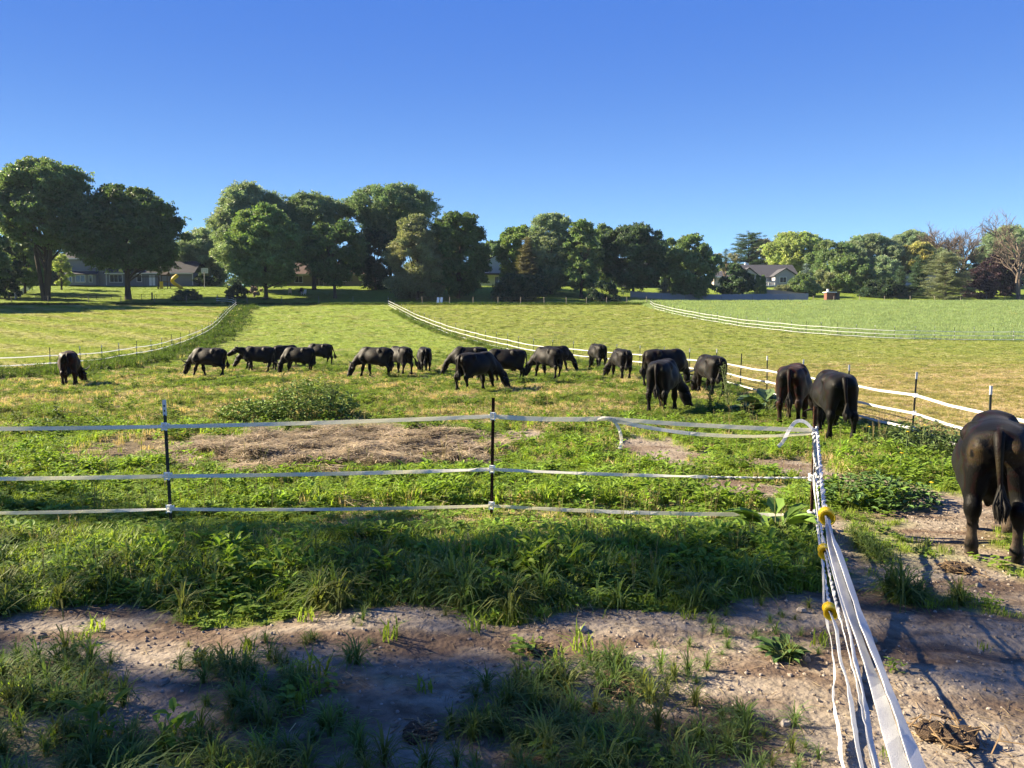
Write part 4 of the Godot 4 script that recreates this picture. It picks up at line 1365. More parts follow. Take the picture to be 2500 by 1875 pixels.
func build_trees() -> void:
	leaf_clump = clump(1, 20, 0.44, 0.27, 0.2)
	fine_clump = clump(2, 26, 0.42, 0.2, 0.1)
	needle_clump = clump(3, 30, 0.62, 0.085, 0.0)
	leaf_mats = [leafy(0.9, 0.5)]
	bark = grain(mat(lin(0.13, 0.105, 0.085), 0.95, 0.2), Vector3(3, 0.8, 3), 51, 0.5, 1.0, 4.0)
	pale_bark = grain(mat(lin(0.22, 0.175, 0.14), 0.9, 0.2), Vector3(3, 0.8, 3), 52, 0.55, 1.0, 2.0)
	tree("shade_tree", -83.1, 138, 24.5, 9.4, 7.2, "tall", 2, "tallest broad tree at the far left with a thick forked trunk", 0.55, 3)
	tree("shade_tree", -68.9, 139, 20.0, 5.8, 8.6, "dome", 1, "wide dome-shaped dark tree in front of the grey house, short thick trunk", 0.5, 1)
	tree("leafy_tree", -94.4, 150, 10.9, 1.3, 3.4, "oval", 2, "mid green tree low behind the tallest tree, at the left edge")
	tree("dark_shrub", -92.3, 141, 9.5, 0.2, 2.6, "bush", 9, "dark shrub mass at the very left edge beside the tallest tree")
	tree("yellow_green_tree", -91.9, 158, 7.1, 1.0, 1.9, "oval", 4, "small yellow-green tree between the tallest tree and the grey house")
	tree("leafy_tree", -69.6, 176, 12.8, 0.2, 5.4, "round", 5, "grey-green rounded tree behind the basketball hoop")
	tree("dark_shrub", -65.8, 168, 3.8, 0.2, 2.3, "bush", 9, "dark bush behind the basketball hoop pole")
	tree("willow_tree", -52.2, 156, 20.5, 3.3, 6.8, "tall", 5, "pale grey-green airy tree with the high crown behind the bright linden")
	tree("linden_tree", -44.5, 140, 16.6, 2.9, 6.0, "egg", 3, "bright green egg-shaped tree with a dark straight trunk left of the lawn chairs")
	tree("locust_tree", -40.4, 158, 18.7, 5.6, 6.1, "vase", 6, "tall open feathery tree with a leaning trunk right of the bright linden")
	tree("dark_maple_tree", -32.2, 141, 13.8, 3.0, 4.7, "round", 1, "dark round-crowned tree with thin multiple stems on the lawn right of the chairs")
	tree("locust_tree", -25.6, 163, 20.6, 8.7, 8.7, "vase", 6, "highest umbrella-crowned tree in the centre, branches showing under the crown")
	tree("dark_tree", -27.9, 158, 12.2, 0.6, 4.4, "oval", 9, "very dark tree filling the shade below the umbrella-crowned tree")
	tree("olive_tree", -16.9, 139, 14.6, 0.2, 4.7, "egg", 7, "olive-green drooping tree reaching the ground right of the centre")
	tree("shade_tree", -9.8, 141, 15.6, 1.0, 4.8, "tall", 1, "large dark green tree left of the pale gable house")
	tree("far_tree", -5.0, 215, 13.8, 5.9, 3.9, "round", 2, "far low tree behind the roof of the pale gable house")
	tree("light_tree", 1.0, 152, 12.8, 1.1, 3.9, "oval", 3, "light green tree right of the pale gable house")
	tree("dead_conifer", 2.8, 146, 11.2, 0.9, 2.8, "cone", 10, "brownish half-dead conifer in front of the light green tree")
	tree("silver_maple_tree", 7.5, 150, 15.0, 1.0, 4.5, "tall", 5, "tall silvery green tree in the middle of the right centre group")
	tree("shade_tree", 13.0, 145, 14.7, 1.8, 3.2, "egg", 2, "narrow mid green tree with a dark trunk right of the silvery tree")
	tree("far_tree", 19.4, 165, 13.7, 1.5, 2.6, "oval", 2, "tree peeping out behind the narrow mid green tree")
	tree("dark_oak_tree", 23.5, 150, 13.8, 2.1, 5.6, "round", 8, "dense blackish green round tree in front of the pinkish house")
	tree("dark_shrub", 1.5, 138, 4.4, 0.2, 4.3, "bush", 9, "long dark thicket along the wire fence below the brown conifer")
	tree("dark_shrub", 16.4, 141, 3.3, 0.2, 2.6, "bush", 9, "dark thicket left of the end of the board fence")
	tree("far_tree", 33.5, 165, 11.7, 2.4, 2.5, "oval", 2, "small tree top between the blackish round tree and the maple to its right")
	tree("maple_tree", 35.2, 152, 12.7, 1.1, 4.7, "egg", 2, "full green tree left of the gap of open sky")
	tree("blue_spruce", 29.9, 152, 4.4, 0.7, 1.3, "cone", 12, "small dark blue spruce behind the board fence")
	tree("birch_tree", 47.3, 172, 8.6, 4.3, 2.4, "vase", 11, "thin pale birch with sparse leaves over the garage roof")
	tree("white_pine", 65.4, 215, 16.2, 5.3, 5.7, "pine", 8, "tall ragged pine rising behind the grey gabled house")
	tree("far_tree", 71.6, 222, 14.8, 5.0, 3.3, "oval", 13, "dull grey-green tree just right of the ragged pine")
	tree("far_tree", 61.1, 222, 12.4, 2.7, 1.7, "cone", 8, "small pointed conifer top left of the ragged pine")
	tree("yew_tree", 46.2, 160, 6.7, 0.2, 3.1, "egg", 8, "dark broad evergreen in front of the grey gabled house")
	tree("arborvitae", 50.1, 158, 4.7, 0.2, 0.7, "column", 3, "left one of two slim columnar evergreens by the board fence")
	tree("arborvitae", 51.2, 158, 4.6, 0.2, 0.7, "column", 3, "right one of two slim columnar evergreens by the board fence")
	tree("dark_shrub", 47.9, 157, 1.2, 0.2, 1.3, "bush", 2, "low round clipped bush left of the two columnar evergreens")
	tree("lime_green_tree", 75.0, 205, 15.0, 5.0, 6.8, "round", 4, "bright yellow-green tree behind the right end of the grey gabled house")
	tree("blue_spruce", 67.5, 178, 6.2, 0.2, 1.7, "cone", 12, "pale blue spruce right of the grey gabled house")
	tree("small_tree", 60.6, 162, 4.6, 0.2, 2.9, "egg", 2, "small leafy tree before the right gable, beside the end of the board fence")
	tree("brown_shrub", 56.9, 163, 2.0, 0.2, 1.6, "bush", 7, "low brownish shrub above the tan retaining wall")
	tree("wood_tree", 76.5, 185, 11.3, 0.2, 5.1, "round", 2, "leafy tree of the right wood next to the yellow-green tree")
	tree("wood_tree", 89.8, 195, 13.2, 0.6, 6.4, "round", 5, "pale leafy tree top in the middle of the right wood")
	tree("wood_tree", 74.0, 170, 8.3, 0.2, 4.3, "round", 2, "sunlit rounded tree behind the small brick hut")
	tree("wood_tree", 69.8, 172, 4.7, 0.2, 2.7, "oval", 7, "olive green tree left of the small brick hut")
	tree("wood_tree", 85.5, 180, 7.0, 0.2, 3.5, "oval", 5, "silvery leaved tree under the pale tree top of the right wood")
	tree("dark_tree", 76.1, 160, 3.4, 0.2, 3.4, "bush", 9, "low dark tree right of the small brick hut")
	tree("far_tree", 110.0, 215, 16.3, 3.5, 5.3, "round", 5, "pale far tree standing highest above the yellow crown at right")
	tree("yellow_tree", 98.9, 190, 11.1, 2.4, 3.8, "round", 14, "golden yellow-green crown in the right wood")
	tree("spruce_tree", 80.2, 160, 6.6, 0.2, 2.2, "cone", 8, "left dark spruce of the pair in the right wood")
	tree("spruce_tree", 85.4, 163, 8.5, 0.2, 2.6, "cone", 8, "taller right dark spruce of the pair in the right wood")
	tree("wood_tree", 106.9, 195, 9.8, 1.6, 3.3, "oval", 5, "silvery tree behind the big open pine at right")
	tree("pine_tree", 86.2, 154, 9.4, 0.5, 4.8, "pine", 7, "big open olive pine with a pale trunk before the field at right")
	tree("bare_tree", 113.7, 205, 13.4, 0.9, 2.8, "bare", 15, "left one of two leafless grey trees above the right wood")
	tree("bare_tree", 116.9, 200, 12.3, 0.2, 3.6, "bare", 15, "right one of two leafless grey trees above the right wood")
	tree("far_tree", 127.1, 210, 11.4, 2.2, 2.9, "oval", 13, "dull green tree top right of the leafless trees")
	tree("purple_tree", 95.5, 158, 6.0, 0.2, 2.9, "bush", 16, "left dark purple-leaved tree near the right edge")
	tree("purple_tree", 102.8, 163, 8.5, 0.2, 3.8, "oval", 16, "right, taller dark purple-leaved tree near the right edge")
	tree("shade_tree", 124.9, 195, 15.4, 1.6, 5.6, "round", 5, "tall pale green tree behind the purple trees at the right edge")
	tree("dead_tree", 101.0, 155, 11.6, 2.5, 3.3, "bare", 17, "brown leafless tree with two pale trunks at the right edge")
	tree("far_tree", -89.8, 205, 7.5, 1.1, 4.4, "round", 2, "far tree between the grey house roof and the rounded grey-green tree")
	tree("far_tree", -5.7, 240, 9.8, 2.2, 7.7, "round", 2, "far dark tree closing the gap behind the pale gable house")
	tree("far_tree", 65.9, 240, 8.4, 0.8, 5.1, "bush", 2, "far tree closing the gap behind the garage roof")
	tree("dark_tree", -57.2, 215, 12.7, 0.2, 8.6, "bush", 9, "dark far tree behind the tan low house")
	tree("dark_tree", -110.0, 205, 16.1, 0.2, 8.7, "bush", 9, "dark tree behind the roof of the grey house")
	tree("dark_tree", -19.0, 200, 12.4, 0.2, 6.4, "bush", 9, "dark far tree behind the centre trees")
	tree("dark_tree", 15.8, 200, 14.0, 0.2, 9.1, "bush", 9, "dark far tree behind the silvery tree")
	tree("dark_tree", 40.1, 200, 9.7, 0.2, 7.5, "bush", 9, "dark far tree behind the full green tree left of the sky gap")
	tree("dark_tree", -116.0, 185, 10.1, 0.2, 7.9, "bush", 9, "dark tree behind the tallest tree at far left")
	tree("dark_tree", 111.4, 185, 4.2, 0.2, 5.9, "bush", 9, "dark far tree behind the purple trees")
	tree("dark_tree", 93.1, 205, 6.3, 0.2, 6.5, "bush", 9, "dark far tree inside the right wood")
	# a row of trees stands left of the camera, outside the picture, and shades the dirt strip
	for t in [[-30.0, 14.2, 19.6, 2.4, 0.55, "first"], [-30.5, 11.0, 19.3, 2.6, 0.17, "second"], [-30.5, 7.4, 18.8, 3.0, 0.15, "third"], [-29.5, 3.4, 18.5, 3.4, 0.16, "fourth"], [-30.5, -1.0, 18.5, 3.4, 0.26, "fifth"], [-30.0, -6.0, 18.5, 3.8, 0.28, "sixth"]]:
		tree("hedgerow_tree", t[0], t[1], t[2], 0.3, t[3], "block", 5, "hedgerow tree outside the picture at left, %s one from the field" % t[5], 0.0, 1, t[4])
	tree("field_edge_tree", -91.0, 116.0, 17.0, 1.0, 5.5, "round", 2, "field edge tree outside the picture at left, nearer one")
	tree("field_edge_tree", -88.0, 124.0, 18.0, 1.0, 5.5, "round", 2, "field edge tree outside the picture at left, farther one")
	# a distant wood closes the view behind the yards
	rng.seed = 900
	var crop := Crop.new()
	for i in 150:
		var cx := -190.0 + i * 2.7 + rng.randfn()
		var cd := rng.randf_range(232.0, 275.0)
		var top := rng.randf_range(4.5, 8.5)
		var base: Color = tints[[2, 9, 1, 2, 7][rng.randi() % 5]] * rng.randf_range(0.85, 1.2)
		for k in 110:
			var dir := Vector3(rng.randfn(), rng.randfn(), rng.randfn()).normalized() * pow(rng.randf(), 0.3)
			var sc := rng.randf_range(0.9, 1.5)
			crop.where.append(Transform3D(Basis(Vector3.UP, rng.randf() * TAU) * Basis.from_scale(Vector3(sc, sc, sc)), Vector3(cx + dir.x * 3.6, hill(cx, cd) + top * 0.5 + dir.y * top * 0.55, -cd + dir.z * 3.0)))
			var tt := base * rng.randf_range(0.75, 1.25)
			tt.a = 1.0
			crop.tint.append(tt)
	stuff("distant_wood", "distant low wood behind the houses and yards", "wood", plant_all(crop, leaf_clump, leaf_mats[0]))

# ---------------------------------------------------------------- houses
func gable_roof(s: Shape, x0: float, x1: float, z0: float, z1: float, eave: float, ridge: float, over := 0.4, along_x := true) -> void:
	# two sloped slabs, 0.15 m thick
	var slabs := []
	if along_x:
		var zm := (z0 + z1) / 2
		var drop := (ridge - eave) / ((z1 - z0) / 2) * over
		slabs = [[Vector3(x0 - over, eave - drop, z0 - over), Vector3(x1 + over, eave - drop, z0 - over), Vector3(x1 + over, ridge, zm), Vector3(x0 - over, ridge, zm)],
			[Vector3(x1 + over, eave - drop, z1 + over), Vector3(x0 - over, eave - drop, z1 + over), Vector3(x0 - over, ridge, zm), Vector3(x1 + over, ridge, zm)]]
	else:
		var xm := (x0 + x1) / 2
		var drop := (ridge - eave) / ((x1 - x0) / 2) * over
		slabs = [[Vector3(x0 - over, eave - drop, z1 + over), Vector3(x0 - over, eave - drop, z0 - over), Vector3(xm, ridge, z0 - over), Vector3(xm, ridge, z1 + over)],
			[Vector3(x1 + over, eave - drop, z0 - over), Vector3(x1 + over, eave - drop, z1 + over), Vector3(xm, ridge, z1 + over), Vector3(xm, ridge, z0 - over)]]
	for q in slabs:
		var up := Vector3(0, 0.15, 0)
		s.quad(q[0] + up, q[1] + up, q[2] + up, q[3] + up)
		s.quad(q[3], q[2], q[1], q[0])
		for k in 4: s.quad(q[k], q[(k + 1) % 4], q[(k + 1) % 4] + up, q[k] + up)

func gable_end(s: Shape, x0: float, x1: float, z: float, eave: float, ridge: float, thick: float) -> void:
	var a := Vector3(x0, eave, z); var b := Vector3(x1, eave, z); var c := Vector3((x0 + x1) / 2, ridge - 0.05, z)
	var t := Vector3(0, 0, -thick)
	s.tri(a, c, b); s.tri(a + t, b + t, c + t)
	s.quad(a, a + t, c + t, c); s.quad(c, c + t, b + t, b); s.quad(a, b, b + t, a + t)

func window(house: Node3D, x: float, y: float, z: float, w: float, h: float, frame: Material, glass: Material, bars := 1) -> void:
	var s := Shape.new()
	var t := 0.1
	s.box(Vector3(x, y + h / 2 + t / 2, z + 0.04), Vector3(w + 2 * t, t, 0.1))
	s.box(Vector3(x, y - h / 2 - t / 2, z + 0.05), Vector3(w + 2 * t, t, 0.14))
	s.box(Vector3(x - w / 2 - t / 2, y, z + 0.04), Vector3(t, h, 0.1))
	s.box(Vector3(x + w / 2 + t / 2, y, z + 0.04), Vector3(t, h, 0.1))
	for i in bars: s.box(Vector3(x - w / 2 + w * (i + 1) / (bars + 1), y, z + 0.035), Vector3(0.06, h, 0.07))
	var win := part(house, "window", s.commit(), frame)
	var p := Shape.new()
	p.box(Vector3(x, y, z + 0.012), Vector3(w, h, 0.02))
	part(win, "pane", p.commit(), glass)

func boxed(parent: Node3D, called: String, at: Vector3, size: Vector3, m: Material) -> MeshInstance3D:
	var s := Shape.new()
	s.box(at, size)
	return part(parent, called, s.commit(), m)

func siding(c: Color) -> StandardMaterial3D:
	# horizontal lap boards, too far to tell apart one by one
	var m := mat(c, 0.75, 0.3)
	var im := Image.create(8, 64, false, Image.FORMAT_RGB8)
	for y in 64:
		var t := fmod(y, 8.0)
		var g := 0.62 if t < 1.0 else 0.9 + 0.1 * fmod(y * 7.31, 1.0)
		for x in 8: im.set_pixel(x, y, Color(g, g, g))
	m.albedo_texture = ImageTexture.create_from_image(im)
	m.uv1_triplanar = true
	m.uv1_scale = Vector3(0.8, 0.8, 0.8)
	return m

func build_houses() -> void:
	var trim := mat(lin(0.62, 0.62, 0.6), 0.6)
	var glass := mat(lin(0.03, 0.035, 0.045), 0.08, 0.6)
	var grey := siding(lin(0.2, 0.21, 0.24))
	var slate := grain(mat(lin(0.06, 0.06, 0.07), 0.85), Vector3(2, 2, 2), 55, 0.55, 1.0)
	var brown_roof := grain(mat(lin(0.16, 0.105, 0.085), 0.85), Vector3(2, 2, 2), 55, 0.55, 1.0)
	var white := mat(lin(0.7, 0.7, 0.7), 0.5)
	# left: two-storey part and a long low wing
	var y := hill(-80, 167)
	var h := thing("grey_house", "long grey sided house with white window trim behind the dome-shaped tree at left", "house", Vector3(-96.3, y, -167))
	boxed(h, "wall", Vector3(4.4, 2.9, -4.5), Vector3(8.8, 6.2, 9.0), grey)
	boxed(h, "wall", Vector3(18.2, 1.3, -4.0), Vector3(18.8, 3.2, 8.0), grey)
	var r := Shape.new()
	gable_roof(r, 0, 8.8, -9, 0, 6.0, 9.2)
	part(h, "roof", r.commit(), slate)
	r = Shape.new()
	gable_roof(r, 8.85, 27.6, -8, 0, 2.9, 5.5)
	part(h, "roof", r.commit(), slate)
	for q in [[4.4, 5.78, 9.6], [18.2, 2.66, 19.0]]: boxed(h, "fascia", Vector3(q[0], q[1], 0.42), Vector3(q[2], 0.2, 0.06), trim)
	for x in [0.02, 8.9, 27.5]: boxed(h, "corner_board", Vector3(x, 1.4 if x > 1 else 2.9, 0.03), Vector3(0.16, 2.5 if x > 1 else 5.6, 0.1), trim)
	# porch bay
	boxed(h, "bay", Vector3(4.2, 1.25, 0.62), Vector3(6.2, 2.3, 1.2), grey)
	r = Shape.new()
	r.quad(Vector3(0.6, 2.45, 1.6), Vector3(7.8, 2.45, 1.6), Vector3(7.4, 3.15, 0.02), Vector3(1.0, 3.15, 0.02))
	r.quad(Vector3(0.6, 2.3, 1.6), Vector3(0.6, 2.45, 1.6), Vector3(7.8, 2.45, 1.6), Vector3(7.8, 2.3, 1.6))
	part(h, "porch_roof", r.commit(), slate)
	window(h, 1.9, 1.5, 1.23, 0.5, 1.4, trim, glass, 0)
	window(h, 4.0, 1.5, 1.23, 1.9, 1.4, trim, glass, 1)
	window(h, 6.2, 1.5, 1.23, 0.6, 1.4, trim, glass, 0)
	window(h, 11.0, 1.6, 0.0, 2.6, 1.5, trim, glass, 2)
	window(h, 16.0, 1.65, 0.0, 0.9, 1.4, trim, glass, 0)
	window(h, 6.6, 4.6, 0.0, 1.2, 1.2, trim, glass, 1)
	for x in [18.4, 19.1]: boxed(h, "door", Vector3(x, 1.15, 0.04), Vector3(0.55, 2.1, 0.08), white)
	boxed(h, "garage_door", Vector3(24.8, 1.1, 0.04), Vector3(2.0, 2.0, 0.06), grey)
	# low tan house
	var tan := siding(lin(0.3, 0.27, 0.22))
	y = hill(-40, 169)
	h = thing("tan_house", "low tan house with a brownish roof in the shade behind the lawn chairs", "house", Vector3(-49.5, y, -169))
	boxed(h, "wall", Vector3(5.0, 1.3, -4), Vector3(10, 3.0, 8), tan)
	boxed(h, "wall", Vector3(15.0, 1.29, -3.5), Vector3(9.8, 2.98, 8.2), tan)
	r = Shape.new()
	gable_roof(r, 0, 20, -8, 0.7, 2.75, 5.2, 0.5)
	part(h, "roof", r.commit(), brown_roof)
	boxed(h, "fascia", Vector3(10, 2.42, 1.22), Vector3(21, 0.2, 0.06), trim)
	window(h, 3.0, 1.5, 0.0, 1.6, 1.3, trim, glass, 1)
	window(h, 7.4, 1.2, 0.0, 1.8, 2.0, trim, glass, 1)
	window(h, 13.0, 1.6, 0.6, 2.4, 1.1, trim, glass, 2)
	window(h, 17.5, 1.6, 0.6, 0.9, 1.2, trim, glass, 0)
	boxed(h, "chimney", Vector3(6.5, 5.4, -2.6), Vector3(0.9, 1.9, 0.8), white)
	# pale gable house
	var pale := siding(lin(0.42, 0.46, 0.42))
	y = hill(-3, 176)
	h = thing("gable_house", "pale two-storey house showing one gable with a round vent between the trees", "house", Vector3(-7.4, y, -176))
	boxed(h, "wall", Vector3(4.1, 2.5, -6), Vector3(8.2, 5.2, 12), pale)
	var ge := Shape.new()
	gable_end(ge, 0, 8.2, 0, 5.09, 7.3, 0.2)
	part(h, "gable", ge.commit(), pale)
	r = Shape.new()
	gable_roof(r, 0, 8.2, -12, 0, 5.1, 7.4, 0.3, false)
	part(h, "roof", r.commit(), slate)
	var vent := Shape.new()
	vent.ball(Vector3(4.1, 6.3, 0.02), Vector3(0.28, 0.28, 0.05), 6, 14)
	part(h, "round_vent", vent.commit(true), slate)
	boxed(h, "porch_roof", Vector3(4.1, 2.9, 1.2), Vector3(8.6, 0.24, 2.6), slate)
	window(h, 6.4, 4.1, 0.0, 0.9, 1.4, trim, glass, 0)
	window(h, 1.7, 4.1, 0.0, 0.9, 1.4, trim, glass, 0)
	for x in [5.65, 7.15]: boxed(h, "shutter", Vector3(x, 4.1, 0.04), Vector3(0.4, 1.5, 0.06), slate)
	window(h, 4.4, 1.4, 0.0, 1.8, 2.0, trim, glass, 1)
	for x in [0.4, 7.8]: boxed(h, "porch_post", Vector3(x, 1.39, 2.2), Vector3(0.16, 2.78, 0.16), trim)
	# pinkish house
	var pink := siding(lin(0.42, 0.33, 0.29))
	y = hill(26, 182)
	h = thing("pink_house", "pinkish sided house glimpsed behind the blackish green round tree", "house", Vector3(21.5, y, -182))
	boxed(h, "wall", Vector3(5, 2.7, -4), Vector3(10, 5.6, 8), pink)
	r = Shape.new()
	gable_roof(r, 0, 10, -8, 0, 5.45, 7.2)
	part(h, "roof", r.commit(), slate)
	for x in [1.8, 5.0, 8.2]:
		window(h, x, 4.2, 0.0, 1.1, 1.3, trim, glass, 1)
		window(h, x, 1.4, 0.0, 1.1, 1.3, trim, glass, 1)
	# right: grey house with gables, deck and a hipped garage wing
	var light_grey := siding(lin(0.36, 0.36, 0.39))
	var shingle := grain(mat(lin(0.1, 0.1, 0.115), 0.9), Vector3(2, 2, 2), 55, 0.6, 1.0)
	y = hill(60, 188) - 0.3
	h = thing("gabled_house", "grey house with two front gables and a raised deck behind the columnar evergreens", "house", Vector3(49.0, y, -188))
	boxed(h, "wall", Vector3(3.0, 1.5, -4.0), Vector3(6.0, 3.4, 8.0), siding(lin(0.46, 0.39, 0.36)))
	r = Shape.new() # hipped roof of the wing
	var hp := [Vector3(-0.5, 3.1, 0.5), Vector3(6.4, 3.1, 0.5), Vector3(6.4, 3.1, -8.5), Vector3(-0.5, 3.1, -8.5)]
	r.quad(hp[0], hp[1], Vector3(6.4, 5.2, -4), Vector3(3.6, 5.2, -4))
	r.quad(hp[2], hp[3], Vector3(3.6, 5.2, -4), Vector3(6.4, 5.2, -4))
	r.tri(hp[3], hp[0], Vector3(3.6, 5.2, -4))
	r.quad(hp[3], hp[2], hp[1], hp[0])
	part(h, "roof", r.commit(), shingle)
	boxed(h, "fascia", Vector3(2.9, 3.0, 0.53), Vector3(6.8, 0.26, 0.08), white)
	boxed(h, "wall", Vector3(13.7, 1.5, -6.0), Vector3(15.2, 3.6, 10.0), light_grey)
	r = Shape.new()
	gable_roof(r, 5.2, 20.6, -11, -1.0, 3.2, 6.3, 0.5)
	part(h, "roof", r.commit(), shingle)
	# middle gable with tall windows
	boxed(h, "wall", Vector3(8.4, 1.5, -0.8), Vector3(4.8, 3.6, 1.9), light_grey)
	ge = Shape.new()
	gable_end(ge, 6.0, 10.8, 0.15, 3.3, 5.1, 0.2)
	part(h, "gable", ge.commit(), light_grey)
	r = Shape.new()
	gable_roof(r, 6.0, 10.8, -6, 0.15, 3.31, 5.2, 0.4, false)
	part(h, "roof", r.commit(), shingle)
	window(h, 7.6, 2.0, 0.17, 1.2, 2.6, trim, glass, 0)
	window(h, 9.2, 2.0, 0.17, 1.2, 2.6, trim, glass, 0)
	# right gable
	boxed(h, "wall", Vector3(16.6, 1.5, 0.5), Vector3(5.0, 3.6, 3.4), light_grey)
	ge = Shape.new()
	gable_end(ge, 14.1, 19.1, 2.2, 3.3, 4.8, 0.2)
	part(h, "gable", ge.commit(), light_grey)
	r = Shape.new()
	gable_roof(r, 14.1, 19.1, -5, 2.2, 3.31, 4.9, 0.4, false)
	part(h, "roof", r.commit(), shingle)
	window(h, 16.0, 2.2, 2.2, 1.5, 1.2, trim, glass, 1)
	# deck between the gables
	boxed(h, "deck", Vector3(12.4, 0.75, 1.4), Vector3(3.3, 0.24, 3.0), trim)
	for x in [10.9, 12.4, 13.9]: boxed(h, "deck_post", Vector3(x, 0.25, 2.75), Vector3(0.14, 2.6, 0.14), trim)
	boxed(h, "deck_rail", Vector3(12.4, 1.75, 2.75), Vector3(3.2, 0.1, 0.08), trim)
	for i in 14: boxed(h, "baluster", Vector3(10.98 + i * 0.215, 1.3, 2.752), Vector3(0.04, 0.84, 0.04), trim)
	window(h, 12.0, 1.9, -0.98, 2.0, 1.9, trim, glass, 1)
	boxed(h, "chimney", Vector3(9.9, 6.3, -7), Vector3(0.9, 1.3, 0.7), trim)
	# a white fragment of a house far right between the evergreens
	y = hill(95, 188)
	h = thing("white_house", "white house corner between the dark spruces and the open pine at right", "house", Vector3(96.5, y, -190))
	boxed(h, "wall", Vector3(4, 1.8, -4), Vector3(8, 3.9, 8), siding(lin(0.7, 0.7, 0.68)))
	r = Shape.new()
	gable_roof(r, 0, 8, -8, 0, 3.7, 5.8)
	part(h, "roof", r.commit(), slate)
	window(h, 2.2, 1.9, 0.0, 1.2, 1.3, trim, glass, 1)
	# small brick hut
	var brick := grain(mat(lin(0.22, 0.1, 0.075), 0.9), Vector3(4, 4, 4), 57, 0.6, 1.0)
	y = hill(63, 153)
	h = thing("brick_hut", "small brick hut with a pale roof edge at the end of the board fence", "hut", Vector3(62.2, y, -153))
	boxed(h, "wall", Vector3(0.9, 0.75, -0.7), Vector3(1.7, 1.6, 1.4), brick)
	boxed(h, "roof", Vector3(0.9, 1.63, -0.7), Vector3(2.1, 0.16, 1.9), trim)
	boxed(h, "chimney", Vector3(0.5, 2.0, -0.7), Vector3(0.36, 0.6, 0.36), trim)
	boxed(h, "wall", Vector3(2.2, 0.8, -0.6), Vector3(0.84, 1.7, 1.2), slate)
	# tan retaining wall above the board fence
	var block := grain(mat(lin(0.5, 0.38, 0.29), 0.9), Vector3(3, 3, 3), 58, 0.7, 1.0)
	h = thing("retaining_wall", "tan block retaining wall sloping down behind the board fence", "wall", Vector3(52.5, hill(55, 161), -161))
	var rw := Shape.new()
	rw.quad(Vector3(0, -1.0, 0), Vector3(8.4, -1.0, 0), Vector3(8.4, 0.7, 0), Vector3(0, 1.55, 0))
	rw.quad(Vector3(0, -1.0, -0.4), Vector3(0, 1.55, -0.4), Vector3(8.4, 0.7, -0.4), Vector3(8.4, -1.0, -0.4))
	rw.quad(Vector3(0, 1.55, 0), Vector3(8.4, 0.7, 0), Vector3(8.4, 0.7, -0.4), Vector3(0, 1.55, -0.4))
	rw.quad(Vector3(0, -1.0, 0), Vector3(0, 1.55, 0), Vector3(0, 1.55, -0.4), Vector3(0, -1.0, -0.4))
	rw.quad(Vector3(8.4, -1.0, 0), Vector3(8.4, -1.0, -0.4), Vector3(8.4, 0.7, -0.4), Vector3(8.4, 0.7, 0))
	part(h, "wall_face", rw.commit(), block)

